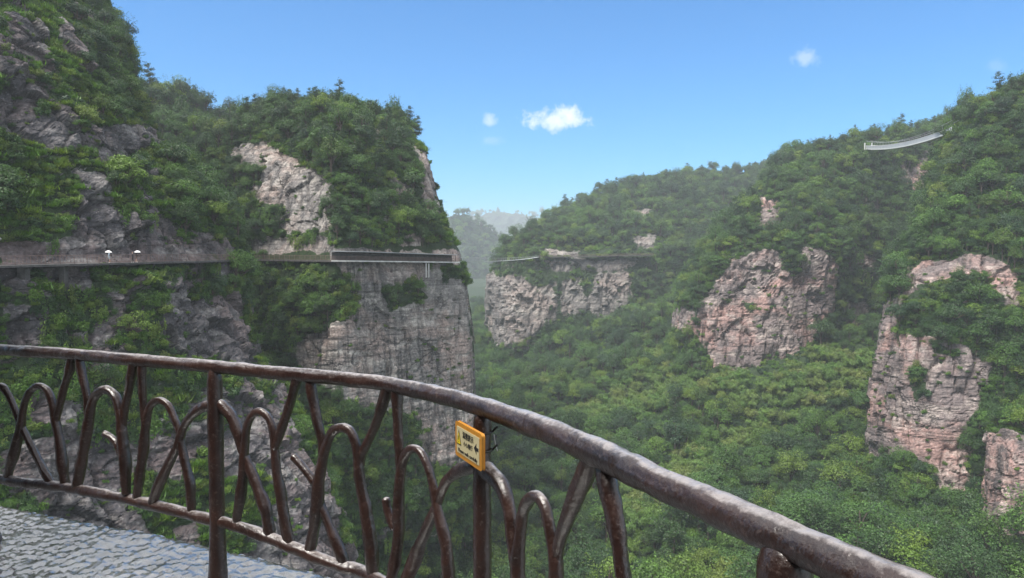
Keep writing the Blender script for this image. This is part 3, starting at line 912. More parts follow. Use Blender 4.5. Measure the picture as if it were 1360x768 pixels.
# sparse tufts rooted in cracks of the bare rock
for key, dn, sz in (('L1', .16, (.6, 1.3)), ('PR', .05, (.8, 1.8)), ('R1', .08, (.8, 2.3)), ('R2', .035, (1.2, 3.2)), ('FH', .003, (3, 4.5)), ('C3', .06, (.7, 1.4))):
    p, nm, veg = points_on(key, dn, 300)
    ok, px, py, d, ins = open_view(p, 8)
    m = ok & (veg < .45) & (px > -60) & (px < PW + 60) & (py < 900) & ~((p[:, 2] > -.6) & (p[:, 2] < 3) & (px < 640)) & (fbm(p * [.12, .12, .5], 3, 15) > .02)
    r = np.random.default_rng(5)
    add('shrub', p[m] + nm[m] * .1 - [0, 0, .1], r.uniform(*sz, int(m.sum())), key, len(SHRUBS), None, r)
print({k: len(v) for k, v in PL.items()})


# ------------------------------------------------------------------ guard railing in front of the camera
def railmat():
    m, nt, out = newmat('wet_brown_concrete'); n = N(nt)
    pos = n('NewGeometry').outputs['Position']
    a = n.noise(pos, 7, 6, .65)
    c = n.mix(n.ramp(a, [(.3, 0.0), (.7, 1.0)]), (.012, .0038, .0022), (.036, .0122, .0068))
    g = n.noise(pos, 60, 4, .7)
    c = n.mix(n.ramp(g, [(.56, 0.0), (.68, .5)]), c, (.12, .085, .075))
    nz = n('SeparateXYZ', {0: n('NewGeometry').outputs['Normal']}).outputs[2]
    top_sheen = n.math('MULTIPLY', n.ramp(n.math('ADD', nz, n.math('MULTIPLY', n.math('SUBTRACT', n.noise(pos, 30, 6, .7), .5), .8)), [(.78, 0.0), (1.04, 1.0)]), .55)  # wet sky sheen painted into the colour of upward faces, with some pale weathering
    c = n.mix(top_sheen, c, (.47, .43, .42))
    hb = n.noise(n.mapping(pos, (1, 1, 1)), 38, 7, .66)
    h2 = n.noise(pos, 9, 4, .6)
    b = n('Bump', {'Strength': .8, 'Distance': .008, 'Height': n.math('ADD', hb, n.math('MULTIPLY', h2, 1.6))})
    p = n('BsdfPrincipled', {'Base Color': c, 'Roughness': n.ramp(a, [(.3, .32), (.7, .55)]), 'Normal': b.outputs[0]})
    p.inputs['Specular IOR Level'].default_value = .3
    p.inputs['Coat Weight'].default_value = .85
    p.inputs['Coat IOR'].default_value = 1.6
    p.inputs['Coat Roughness'].default_value = .2
    b2 = n('Bump', {'Strength': .55, 'Distance': .008, 'Height': n.math('ADD', n.noise(pos, 34, 5, .6), n.math('MULTIPLY', h2, 1.2))})
    n.link(b2.outputs[0], p.inputs['Coat Normal'])
    n.link(p.outputs[0], out.inputs[0])
    return m


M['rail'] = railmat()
RZ = 1.08
rail_px = [(0, 464.5), (88, 470), (176, 478), (286, 487.5), (400, 498), (470, 505), (522, 511.5), (582, 524), (642, 541), (699, 562), (760, 586), (795, 602), (866, 637), (936, 668), (1007, 700), (1113, 747), (1233, 801)]
rp3 = np.array([Pz(x, y, RZ) for x, y in rail_px])
d0 = rp3[0] - rp3[2]; d0 /= np.linalg.norm(d0)
rp3 = np.concatenate([[rp3[0] + d0 * 3.0 + [0, .1, 0], rp3[0] + d0 * 1.5 + [0, .02, 0]], rp3, [rp3[-1] + [.11, -.28, 0], rp3[-1] + [.16, -.7, 0]]])
rrad = [.031, .031, .031, .031, .0305, .0295, .0295, .030, .0305, .032, .034, .0365, .0375, .037, .0365, .036, .036, .037, .038, .038, .038]
rpoly, _ = resample(rp3, .03)


def on_curtain(px, py, inward=0.0):
    d = ray(px, py)
    a, b = rpoly[:-1, :2], rpoly[1:, :2]
    e = b - a; q = a
    den = d[0] * e[:, 1] - d[1] * e[:, 0]
    den = np.where(np.abs(den) < 1e-9, 1e-9, den)
    t = (q[:, 0] * e[:, 1] - q[:, 1] * e[:, 0]) / den
    s = (q[:, 0] * d[1] - q[:, 1] * d[0]) / den
    ok = (s >= -.01) & (s <= 1.01) & (t > 0)
    tt = t[ok].min() if ok.any() else 2.2
    return CAM + d * (tt - inward)


RAIL = empty('guard_railing', (rp3[9][0], rp3[9][1], 0))
RAILOFF = np.array([rp3[9][0], rp3[9][1], 0.0])
tag(RAIL, 'dark brown wet guard railing shaped like knotted branches at the viewing edge', 'railing')


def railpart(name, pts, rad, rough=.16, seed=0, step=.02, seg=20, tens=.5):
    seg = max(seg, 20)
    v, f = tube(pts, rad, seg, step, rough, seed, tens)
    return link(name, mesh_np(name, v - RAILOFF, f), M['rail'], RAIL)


railpart('top_rail', rp3, rrad, .15, 1, .012, 28)
# bottom rail: runs under the top rail
c7 = lambda u, v: (u / 2.2725, 430 + v / 2.2725)
c8 = lambda u, v: (380 + u / 2.666, 480 + v / 2.666)
bp = [on_curtain(*c7(u, v)) for u, v in ((0, 468), (150, 487), (350, 522), (500, 556), (620, 588), (700, 606), (800, 642), (909, 685))] + [on_curtain(*c8(u, v)) for u, v in ((100, 692), (200, 728), (290, 757))]
bl = [np.array([*p[:2], .4]) for p in rp3[:2]]
br = [np.array([*p[:2], bp[-1][2]]) for p in rp3[10:]]
bp = np.array(bl + bp + br)
railpart('bottom_rail', bp, .0265, .2, 2, .015, 18)
BZ = float(bp[-1][2])
# posts
P1 = on_curtain(286, 560); P2 = on_curtain(640.5, 640); P3 = on_curtain(1044, 738)
P0 = rp3[1] + (rp3[2] - rp3[1]) * .9
for k, (p, r) in enumerate(((P0, .035), (P1, .0345), (P2, .0315), (P3, .052), (rp3[-1], .042))):
    railpart('post', [(p[0], p[1], z) for z in (0.0, .05, .14, .3, .6, .94, 1.035, 1.06, 1.082)], [r * 1.75, r * 1.45, r * 1.2, r * 1.06, r, r * .99, r * .96, min(r * .82, .043), .022], .12, 5 + k, .03, 18)

J = .0215
loops = [  # inverted-U loops and crossing legs (7: left close-up, 8: middle close-up)
    (7, [(-60, 330), (-30, 230), (0, 190), (25, 215), (50, 272), (75, 332), (110, 400), (140, 458), (158, 482)]),
    (7, [(22, 462), (45, 385), (60, 325), (66, 280), (75, 235), (94, 200), (120, 188), (145, 206), (158, 245), (166, 292), (178, 350), (188, 420), (195, 488)]),
    (7, [(233, 492), (245, 422), (258, 350), (268, 285), (280, 230), (300, 206), (325, 200), (349, 220), (360, 262), (366, 310), (372, 380), (378, 440), (381, 512)]),
    (7, [(412, 530), (425, 442), (435, 362), (441, 292), (454, 247), (480, 231), (506, 245), (526, 285), (541, 325), (551, 385), (562, 432), (573, 490), (582, 572)]),
    (7, [(640, 244), (622, 250), (598, 260), (570, 286), (550, 322), (534, 372), (510, 420), (482, 480), (460, 540)]),
    (7, [(658, 240), (674, 252), (700, 284), (718, 328), (730, 372), (750, 425), (780, 498), (803, 570), (818, 640)]),
    (7, [(714, 596), (727, 520), (735, 442), (738, 372), (746, 312), (764, 276), (787, 266), (811, 285), (825, 330), (829, 378), (835, 440), (848, 520), (860, 600), (878, 668)]),
    (8, [(82, 668), (104, 562), (112, 500), (117, 430), (130, 350), (145, 292), (166, 248), (196, 234), (226, 246), (246, 287), (254, 330), (260, 402), (275, 500), (294, 600), (303, 690), (309, 770)]),
    (8, [(112, 440), (116, 490), (140, 552), (173, 630), (212, 722)]),
    (8, [(382, 800), (395, 650), (400, 500), (405, 402), (416, 346), (441, 312), (471, 316), (496, 360), (515, 420), (527, 478), (541, 545), (560, 622), (570, 700), (574, 800)]),
    (8, [(676, 366), (650, 374), (611, 388), (576, 416), (551, 460), (530, 520), (508, 570), (478, 640), (452, 712), (436, 800)]),
    (8, [(692, 372), (711, 390), (746, 420), (775, 470), (794, 540), (800, 610), (812, 680), (822, 770)]),
    (8, [(820, 840), (822, 690), (827, 620), (837, 540), (856, 494), (886, 478), (914, 510), (930, 570), (941, 635), (950, 700), (958, 840)]),
]


def to_bottom(p, q):
    """carry a leg on to the bottom rail when it leaves the frame"""
    d = (q - p); k = (BZ - q[2]) / (d[2] if abs(d[2]) > 1e-3 else -1e-3)
    s = q + d * min(max(k, 0), 8)
    i = np.argmin(np.linalg.norm(rpoly[:, :2] - s[:2], axis=1))
    e = np.array([rpoly[i, 0], rpoly[i, 1], BZ]); L = np.linalg.norm(e - q); n_ = max(1, int(L / max(np.linalg.norm(d), .03)))
    return [q + (e - q) * (j / n_) for j in range(1, n_ + 1)]


bpoly, _ = resample(bp, .01)


def seat(q):
    """end a leg inside the bottom rail"""
    i = np.argmin(np.linalg.norm(bpoly - q, axis=1)); b = bpoly[i]
    o = b[:2] / np.linalg.norm(b[:2])
    return np.array([b[0] + o[0] * .010, b[1] + o[1] * .010, b[2] - .002])


cc = {7: c7, 8: c8}
for k, (w, pts) in enumerate(loops):
    q = [on_curtain(*cc[w](*p), inward=.004 * ((k * 37) % 5 - 2)) for p in pts]
    if pts[-1][1] > 765 and w == 8 and q[-1][2] > BZ + .02: q += to_bottom(q[-2], q[-1])
    if pts[0][1] > 765 and w == 8 and q[0][2] > BZ + .02: q = to_bottom(q[1], q[0])[::-1] + q
    for e in (0, -1):
        if q[e][2] < BZ + .10: q[e] = seat(q[e])
    r = np.interp(np.linspace(0, 1, len(q)), [0, .1, .3, .5, .7, .9, 1], [.022, .0275, .0205, .0185, .0205, .0275, .022]) * (1 + .1 * ((k * 13) % 3 - 1))
    railpart('branch_loop', q, r, .27, 20 + k, .014, 14)
branches = [
    (7, [(216, 100), (210, 140), (192, 200), (176, 262), (168, 300)]),
    (7, [(240, 104), (245, 140), (256, 185), (263, 232), (266, 290)]),
    (7, [(404, 116), (398, 150), (386, 210), (376, 265), (370, 320)]),
    (7, [(427, 118), (428, 150), (429, 205), (434, 262), (440, 310)]),
    (7, [(900, 150), (893, 180), (870, 258), (846, 325), (830, 375)]),
    (8, [(84, 58), (88, 90), (101, 160), (115, 230), (126, 285), (128, 330)]),
    (8, [(358, 85), (352, 115), (330, 190), (297, 268), (268, 330), (262, 370)]),
    (8, [(393, 88), (393, 125), (395, 200), (398, 270), (402, 330), (404, 390)]),
    (8, [(1083, 330), (1062, 390), (1030, 470), (996, 560), (968, 640), (955, 720), (952, 840)]),
    (8, [(1121, 352), (1132, 400), (1152, 500), (1172, 600), (1186, 690), (1196, 780)]),
]
for k, (w, pts) in enumerate(branches):
    q = [on_curtain(*cc[w](*p)) for p in pts]
    if k >= 8: q += to_bottom(q[-2], q[-1])
    if q[-1][2] < BZ + .10: q[-1] = seat(q[-1])
    r = np.interp(np.linspace(0, 1, len(q)), [0, .12, .35, 1], [.022, .0265, .0195, .018]) * (1.0 if k < 8 else 1.0)
    railpart('branch', q, r, .27, 60 + k, .014, 14)
stubs = [(7, [(316, 333), (335, 342), (352, 362), (364, 392)]), (8, [(26, 338), (50, 364), (74, 394), (100, 430)]), (8, [(354, 488), (358, 520), (366, 548), (384, 590)])]
for k, (w, pts) in enumerate(stubs):
    q = [on_curtain(*cc[w](*p), inward=.012) for p in pts]
    railpart('branch_stub', q, [.0165, .016, .0165, .018], .18, 80 + k, .01, 14)

# ------------------------------------------------------------------ viewing platform
def worley(p, s=0):
    i = np.floor(p).astype(int); f1 = np.full(len(p), 9.0); f2 = f1.copy(); tl = np.zeros(len(p))
    z = np.zeros(len(p), int)
    for dx in (-1, 0, 1):
        for dy in (-1, 0, 1):
            cx = i[:, 0] + dx; cy = i[:, 1] + dy
            ox = cx + _hash(cx, cy, z, s); oy = cy + _hash(cx, cy, z, s + 1)
            d = np.hypot(p[:, 0] - ox, p[:, 1] - oy)
            t_ = (p[:, 0] - ox) * (_hash(cx, cy, z, s + 7) - .5) + (p[:, 1] - oy) * (_hash(cx, cy, z, s + 8) - .5)
            tl = np.where(d < f1, t_, tl); f2 = np.where(d < f1, f1, np.minimum(f2, d)); f1 = np.minimum(f1, d)
    return f1, f2, tl


def floormat():
    m, nt, out = newmat('wet_pebble_paving'); n = N(nt)
    pos = n('NewGeometry').outputs['Position']
    a = n.noise(pos, 9, 5, .6)
    vo = n('TexVoronoi', {'Vector': pos, 'Scale': 30.0}).outputs['Color']
    c = n.mix(.5, n.mix(n.ramp(a, [(.3, 0.0), (.7, 1.0)]), (.028, .026, .024), (.13, .122, .112)), vo, 'OVERLAY')
    c = n('HueSaturation', {'Color': c, 'Saturation': .12}).outputs[0]
    w = n.noise(pos, 1.6, 3, .5)
    b = n('Bump', {'Strength': .35, 'Distance': .01, 'Height': n.noise(n.mapping(pos, (1, 1, 1)), 34, 4, .55)})
    p = n('BsdfPrincipled', {'Base Color': c, 'Roughness': n.ramp(w, [(.35, .12), (.7, .3)]), 'Normal': b.outputs[0]})
    p.inputs['Specular IOR Level'].default_value = .8
    p.inputs['Coat Weight'].default_value = 1.0
    p.inputs['Coat IOR'].default_value = 1.9
    p.inputs['Coat Roughness'].default_value = .14
    n.link(p.outputs[0], out.inputs[0])
    return m


M['floor'] = floormat()
tg = np.gradient(rpoly[:, :2], axis=0); tg /= np.linalg.norm(tg, axis=1)[:, None]
outw = np.stack([-tg[:, 1], tg[:, 0]], 1); outw *= np.sign(np.sum(outw * np.array([.3, 1.0]), 1))[:, None]
ed = rpoly[:, :2] + outw * .44
ed, _ = resample(np.concatenate([ed[::12], ed[-1:]]), .02)
sw = np.array([-.6, -1.0]) / math.hypot(.6, 1)
sv = np.concatenate([np.arange(0, 2.2, .016), np.linspace(2.2, 7, 60)])
E = ed[:, None, :] + sw * sv[None, :, None]
q2 = E.reshape(-1, 2)
wob = np.stack([fbm(np.c_[q2 * 4, 0 * q2[:, 0]], 3, 8), fbm(np.c_[q2 * 4, 0 * q2[:, 0] + 5], 3, 9)], 1)
f1, f2, tilt = worley((q2 + wob * .05) * np.array([20.0, 29.0]), 3)
h = smooth(.0, .3, f2 - f1) * .008 + tilt * .017 + fbm(np.c_[q2 * 5, 0 * q2[:, 0]], 3, 14) * .004 + fbm(np.c_[q2 * 1.4, 0 * q2[:, 0]], 3, 12) * .012 + fbm(np.c_[q2 * 30, 0 * q2[:, 0]], 2, 13) * .0012
Z = h.reshape(E.shape[:2]) - .010 - .016 * np.exp(-(sv[None] / .03) ** 2)
V = np.concatenate([E, Z[..., None]], -1)
n1, n2 = V.shape[:2]; idx = np.arange(n1 * n2).reshape(n1, n2)
f = np.stack([idx[:-1, :-1], idx[:-1, 1:], idx[1:, 1:], idx[1:, :-1]], -1).reshape(-1, 4)
side = np.concatenate([V[:, 0], V[:, 0] - [0, 0, .45]]); ks = np.arange(n1)
fs = np.stack([ks[:-1], ks[1:], ks[1:] + n1, ks[:-1] + n1], -1)
vv, ff = join_parts([(V.reshape(-1, 3), f), (side, fs)])
tag(link('pavement', mesh_np('pavement', vv, ff), M['floor']), kind='structure')
# the rock that carries the platform
base = []
for k in range(0, len(ed), 25):
    base.append([[ed[k][0] + sw[0] * .35, ed[k][1] + sw[1] * .35, -.42], [ed[k][0] + sw[0] * .8, ed[k][1] + sw[1] * .8, -6], [ed[k][0] + sw[0] * 2, ed[k][1] + sw[1] * 2, -30], [ed[k][0] + sw[0] * 5, ed[k][1] + sw[1] * 5, -105]])
B = np.array(base); t1 = np.linspace(0, len(B) - 1, 90); t2 = np.linspace(0, 3, 90)
B = np.swapaxes(cr(np.swapaxes(cr(B, t1), 0, 1), t2), 0, 1)
B = B + fbm(B * .6, 4, 3)[..., None] * np.array([.25, .25, 0])
n1, n2 = B.shape[:2]; idx = np.arange(n1 * n2).reshape(n1, n2)
tag(link('cliff', mesh_np('cliff', B.reshape(-1, 3), np.stack([idx[:-1, :-1], idx[:-1, 1:], idx[1:, 1:], idx[1:, :-1]], -1).reshape(-1, 4)), M['rock_dark']), kind='structure')

# unseen rock wall behind the viewer, added and sized to darken the railing
wl = np.concatenate([[ed[0] + sw * 6.6 + [-6, 5]], ed[::60] + sw * 6.6, [ed[-1] + sw * 6.6 + [5, -3.2]], [ed[-1] + sw * 6.6 + [16, -9]]])
wl = resample(np.c_[wl, 0 * wl[:, 0]], .35)[0][:, :2]
zs = np.arange(-.3, 9, .35)
Wv = np.stack([np.broadcast_to(wl[:, None, 0], (len(wl), len(zs))), np.broadcast_to(wl[:, None, 1], (len(wl), len(zs))), np.broadcast_to(zs, (len(wl), len(zs)))], -1).copy()
Wv[..., :2] += -sw * (.9 * smooth(2.2, 6, Wv[..., 2]) + .7 * fbm(Wv * .35, 4, 19))[..., None]
n1, n2 = Wv.shape[:2]; idx = np.arange(n1 * n2).reshape(n1, n2)
tag(link('cliff', mesh_np('cliff', Wv.reshape(-1, 3), np.stack([idx[:-1, :-1], idx[:-1, 1:], idx[1:, 1:], idx[1:, :-1]], -1).reshape(-1, 4), False), M['rock_dark']), kind='structure')

# ------------------------------------------------------------------ warning board on the post
M['sign_frame'] = simple_mat('yellow_paint', (.46, .205, .025), .4, var=.12, scale=30)
M['sign_panel'] = simple_mat('cream_panel', (.50, .44, .26), .4, var=.06, scale=20)
M['sign_black'] = simple_mat('black_print', (.015, .014, .013), .5, var=.1)
M['sign_yellow'] = simple_mat('yellow_print', (.70, .55, .02), .4, var=.05)
sl = P(606.6, 580.6, 2.50); sr = P(642.5, 602.1, 2.29)
sr[2] = sl[2] = (sl[2] + sr[2]) / 2
sw_, sh_ = float(np.linalg.norm(sr - sl)) * .96, .116
SIGN = empty('warning_sign', tuple((sl + sr) / 2), math.atan2(sr[1] - sl[1], sr[0] - sl[0]))
tag(SIGN, 'small yellow framed warning board with black lettering strapped to the railing post', 'sign')


def rrect(w, h, r, n=6):
    pts = []
    for cx, cy, a0 in ((w / 2 - r, h / 2 - r, 0), (-w / 2 + r, h / 2 - r, 90), (-w / 2 + r, -h / 2 + r, 180), (w / 2 - r, -h / 2 + r, 270)):
        for k in range(n + 1):
            a = R(a0 + 90 * k / n); pts.append((cx + r * math.cos(a), cy + r * math.sin(a)))
    return pts


def plate(pts, y0, y1, bev=0.0):
    """outline in x,z extruded from y0 (back) to y1 (front)"""
    n = len(pts); a = np.array(pts)
    v = np.concatenate([np.c_[a[:, 0], np.full(n, y0), a[:, 1]], np.c_[a[:, 0], np.full(n, y1), a[:, 1]]])
    k = np.arange(n); k2 = (k + 1) % n
    return v, [np.stack([k, k2, k2 + n, k + n], -1), k[None], (k + n)[None, ::-1]]


def splate(name, pts, y0, y1, mat):
    v, f = plate(pts, y0, y1)
    return link(name, mesh_np(name, v, f, False), mat, SIGN)


fr = splate('frame', rrect(sw_, sh_, .008), .006, -.006, M['sign_frame'])
bv = fr.modifiers.new('bev', 'BEVEL'); bv.width = .002; bv.segments = 2; bv.limit_method = 'ANGLE'
splate('panel', rrect(sw_ - .03, sh_ - .026, .004), -.0062, -.0076, M['sign_panel'])
tx, tz = -.076, .006
splate('warning_triangle', [(tx - .021, tz - .022), (tx + .021, tz - .022), (tx, tz + .030)], -.0077, -.0084, M['sign_black'])
splate('warning_triangle_face', [(tx - .015, tz - .018), (tx + .015, tz - .018), (tx, tz + .021)], -.0085, -.0091, M['sign_yellow'])
v, f = join_parts([plate([(tx - .0022, tz - .006), (tx + .0022, tz - .006), (tx + .0028, tz + .009), (tx - .0028, tz + .009)], -.0092, -.0096), plate([(tx - .002, tz - .0135), (tx + .002, tz - .0135), (tx + .002, tz - .0095), (tx - .002, tz - .0095)], -.0092, -.0096)])
link('exclamation_mark', mesh_np('exclamation_mark', v, f, False), M['sign_black'], SIGN)
ax_ = .074
splate('arrow', [(ax_ - .018, .004), (ax_ + .002, .022), (ax_ + .002, .0095), (ax_ + .018, .0095), (ax_ + .018, -.0015), (ax_ + .002, -.0015), (ax_ + .002, -.014)], -.0077, -.0084, M['sign_black'])


def lettering(text, x, z, size, wmax=None):
    cu = bpy.data.curves.new('lettering', 'FONT'); cu.body = text; cu.size = size; cu.align_x = 'CENTER'; cu.align_y = 'CENTER'; cu.extrude = .0004; cu.offset = size * .012
    t = bpy.data.objects.new('tmp', cu); COL.objects.link(t)
    dg = bpy.context.evaluated_depsgraph_get()
    me = bpy.data.meshes.new_from_object(t.evaluated_get(dg)); me.name = 'lettering'
    bpy.data.objects.remove(t); bpy.data.curves.remove(cu)
    me.materials.clear()
    co = np.array([v.co for v in me.vertices])
    if wmax and len(co): co[:, 0] *= wmax / np.ptp(co[:, 0])
    me.vertices.foreach_set('co', np.c_[co[:, 0] + x, -.0081 - co[:, 2], co[:, 1] + z].astype(np.float32).ravel()); me.update()
    return link('lettering', me, M['sign_black'], SIGN)


lettering('温馨提示', 0.004, .024, .024, .094)
lettering('小心慢行', 0.004, -.004, .018, .078)
lettering('Please walk carefully', 0.0, -.034, .017, .165)
SO = np.array(SIGN.location)
iR = np.array(Matrix.Rotation(-SIGN.rotation_euler[2], 3, 'Z'))
for zz in (.028, -.034):
    a = np.linspace(0, 2 * math.pi, 25)
    ring = np.stack([P2[0] + .036 * np.cos(a), P2[1] + .036 * np.sin(a), np.full(25, SO[2] + zz)], -1)
    v, f = tube(ring, .0035, 6, .02, 0, cap=False)
    v2, f2_ = tube([(P2[0] + .034, P2[1] - .008, SO[2] + zz), (P2[0] + .044, P2[1] - .012, SO[2] + zz + .012), (P2[0] + .052, P2[1] - .012, SO[2] + zz + .02)], .004, 6, .01)
    c3 = (SO + SO * 0); b0 = np.array([P2[0] - .03, P2[1] - .02, SO[2] + zz]); b1 = b0 + np.array([-.028, -.016, 0])
    v3, f3 = tube([b0, b1], .004, 6, .02)
    vv, ff = join_parts([(v, f), (v2, f2_), (v3, f3)])
    link('cable_tie', mesh_np('cable_tie', (vv - SO) @ iR.T, ff), M['sign_black'], SIGN)
v, f = tube([(P2[0] + .040, P2[1] - .012, SO[2] + .02), (P2[0] + .045, P2[1] - .012, SO[2] - .01), (P2[0] + .052, P2[1] - .012, SO[2] - .036)], .002, 6, .01)
M['steel'] = simple_mat('dull_steel', (.45, .45, .44), .35, .7, var=.1)
link('wire', mesh_np('wire', (v - SO) @ iR.T, f), M['steel'], SIGN)

# ------------------------------------------------------------------ people
M['skin'] = simple_mat('skin', (.50, .31, .23), .55, var=.08)
M['hair'] = simple_mat('hair', (.016, .013, .012), .5, var=.2)


def person(name, label, loc, rz, shirt, pants, shoes, arm='umbrella', stride=.16, height=1.68, sleeve=True, shorts=False, hands=False):
    k = height / 1.68
    Vx, E_, Rd = [], [], []
    def ad(p, r, par=None):
        Vx.append(np.array(p, float) * k); Rd.append(r * k)
        if par is not None: E_.append((par, len(Vx) - 1))
        return len(Vx) - 1
    pel = ad((0, 0, .92), .125)
    wst = ad((0, .01, 1.05), .112, pel); ch = ad((0, .015, 1.24), .135, wst); up = ad((0, 0, 1.38), .11, ch)
    nk = ad((0, 0, 1.455), .052, up); hd = ad((0, .012, 1.53), .072, nk); hc = ad((0, .008, 1.60), .084, hd); ad((0, 0, 1.655), .058, hc)
    for s in (-1, 1):
        st = stride * s
        hp_ = ad((.09 * s, 0, .86), .098, pel); kn = ad((.10 * s, st * .5 + .02, .48), .06, hp_); an = ad((.105 * s, st - .03, .09), .042, kn)
        ad((.105 * s, st + .12, .035), .036, an)
        sh = ad((.17 * s, 0, 1.37), .062, up)
        if s == 1 and arm == 'umbrella':
            el = ad((.24, .05, 1.09), .046, sh); wr = ad((.17, .24, 1.17), .032, el); ha = ad((.16, .29, 1.20), .034, wr)
        else:
            el = ad((.235 * s, -.03, 1.09), .046, sh); wr = ad((.24 * s, .07, .87), .03, el); ha = ad((.235 * s, .09, .80), .034, wr)
        for fi in range(4):
            dz = np.array([(fi - 1.5) * .012 * (1 if s == 1 else .3), .02, -.035 if not (s == 1 and arm == 'umbrella') else (fi - 1.5) * .02])
            a1 = ad(Vx[ha] / k + dz, .0105, ha); ad(Vx[a1] / k + np.array([-.02 * s, .018, -.03 if not (s == 1 and arm == 'umbrella') else 0]), .009, a1)
        ad(Vx[ha] / k + np.array([-.03 * s, .015, .01]), .011, ha)
    me = bpy.data.meshes.new('tmp'); me.from_pydata([tuple(v) for v in Vx], E_, [])
    o = bpy.data.objects.new('tmp', me); COL.objects.link(o)
    sm = o.modifiers.new('s', 'SKIN'); sm.use_smooth_shade = True
    for i, d in enumerate(me.skin_vertices[0].data):
        d.radius = (Rd[i], Rd[i]); d.use_root = (i == 0)
    ss = o.modifiers.new('u', 'SUBSURF'); ss.levels = 2; ss.render_levels = 2
    dg = bpy.context.evaluated_depsgraph_get()
    bm_ = bpy.data.meshes.new_from_object(o.evaluated_get(dg)); bm_.name = 'body'
    bpy.data.objects.remove(o); bpy.data.meshes.remove(me)
    co = np.array([v.co for v in bm_.vertices]); z = co[:, 2] / k
    # face: nose, eye hollows, chin, ears
    front = np.array([0, .085, 1.575]) * k
    dn = np.exp(-(((co[:, 0]) / (.012 * k)) ** 2 + ((z - 1.575) / .022) ** 2)) * (co[:, 1] > .04 * k)
    co[:, 1] += dn * .022 * k
    for s in (-1, 1):
        co[:, 1] -= np.exp(-(((co[:, 0] - s * .03 * k) / (.014 * k)) ** 2 + ((z - 1.60) / .012) ** 2)) * (co[:, 1] > .03 * k) * .009 * k
        co[:, 0] += s * np.exp(-((co[:, 1] / (.018 * k)) ** 2 + ((z - 1.59) / .022) ** 2)) * (co[:, 0] * s > .055 * k) * .018 * k
    bm_.vertices.foreach_set('co', co.astype(np.float32).ravel()); bm_.update()
    bm_.materials.clear()
    for m_ in (M['skin'], pants, shirt, shoes, M['hair']): bm_.materials.append(m_)
    for p in bm_.polygons:
        c = np.array(p.center) / k; lat = abs(c[0])
        mi = 0
        if c[2] < .085: mi = 3
        elif lat > .19 and c[2] < 1.3 or (c[1] > .18 and c[2] > 1.0): mi = 2 if sleeve and c[2] > .9 and c[1] < .22 else 0
        elif c[2] < (.55 if shorts else 0): mi = 0
        elif c[2] < .98: mi = 1
        elif c[2] < 1.42: mi = 2
        elif c[2] > 1.635 or (c[2] > 1.53 and c[1] < .0): mi = 4
        p.material_index = mi; p.use_smooth = True
    root = link(name, bm_, None)
    root.location = loc; root.rotation_euler = (0, 0, rz)
    tag(root, label, 'person')
    return root


def umbrella(label, hand, apex_h=.78, rad=.55, col=(.80, .80, .80), tilt=(0, 0), group=None, rz=0):
    """hand: where it is gripped; canopy of eight gores, shaft and hook"""
    U = empty('umbrella', hand, rz); U.rotation_euler = (tilt[0], tilt[1], rz)
    tag(U, label, 'umbrella', group)
    na, nr = 32, 7
    a = np.arange(na) / na * 2 * math.pi; rr = np.linspace(.02, 1, nr)
    gore = 1 - .07 * (np.abs(np.sin(a * 4)) ** .8)
    V_ = []
    for sgn in (0, -.006):
        for r_ in rr:
            q = rad * r_ * (1 - (1 - gore) * r_); zz = apex_h - .30 * rad / .55 * r_ ** 2.1 + sgn - .02 * np.abs(np.sin(a * 4)) * 0
            V_.append(np.stack([np.cos(a) * q, np.sin(a) * q, np.full(na, 1.0) * zz], -1))
    V_ = np.array(V_).reshape(-1, 3)
    fs = []
    for L in range(2):
        for i in range(nr - 1):
            for j in range(na):
                b = L * nr * na + i * na
                q = [b + j, b + (j + 1) % na, b + na + (j + 1) % na, b + na + j]
                fs.append(q if L == 0 else q[::-1])
    b0 = (nr - 1) * na; b1 = b0 + nr * na
    fs += [[b0 + j, b0 + (j + 1) % na, b1 + (j + 1) % na, b1 + j][::-1] for j in range(na)]
    link('canopy', mesh_np('canopy', V_, np.array(fs)), simple_mat('umbrella_cloth', col, .6, var=.04), U)
    v, f = tube([(0, 0, -.08), (0, 0, apex_h + .05)], .006, 8, .2); link('shaft', mesh_np('shaft', v, f), M['steel'], U)
    v, f = tube([(0, 0, -.06), (0, 0, -.12), (.02, 0, -.155), (.05, 0, -.15), (.06, 0, -.12)], .011, 8, .02); link('handle', mesh_np('handle', v, f), M['sign_black'], U)
    parts = []
    for j in range(8):
        an = j * math.pi / 4
        parts.append(tube([(math.cos(an) * rad * r_, math.sin(an) * rad * r_, apex_h - .015 - .30 * rad / .55 * r_ ** 2.1) for r_ in (.05, .4, .7, .98)], .003, 5, .1))
    v, f = join_parts(parts); link('ribs', mesh_np('ribs', v, f), M['steel'], U)
    return U


cloth = lambda nm, c: simple_mat(nm, c, .8, var=.15, scale=12)
c_dark = cloth('dark_cloth', (.02, .022, .028)); c_teal = cloth('teal_cloth', (.007, .022, .025)); c_blue = cloth('pale_blue_cloth', (.38, .48, .55)); c_white = cloth('white_cloth', (.7, .7, .7)); c_brown = cloth('brown_cloth', (.10, .075, .06))

# ------------------------------------------------------------------ plank walkway on the near cliff
M['concrete'] = simple_mat('walkway_concrete', (.30, .28, .27), .8, var=.3, scale=.8, bump=.3, bscale=6)
M['darkconc'] = simple_mat('stained_concrete', (.075, .07, .068), .85, var=.5, scale=1.2, bump=.4, bscale=5)
M['paleconc'] = simple_mat('pale_concrete', (.50, .49, .47), .75, var=.3, scale=.6)
M['darkroof'] = simple_mat('dark_green_roof', (.05, .065, .055), .6, var=.3, scale=.8)
M['railbrown'] = simple_mat('brown_fence_paint', (.15, .10, .085), .7, var=.25, scale=1.0)
M['greypaint'] = simple_mat('grey_paint', (.30, .31, .32), .6, var=.2, scale=.3)


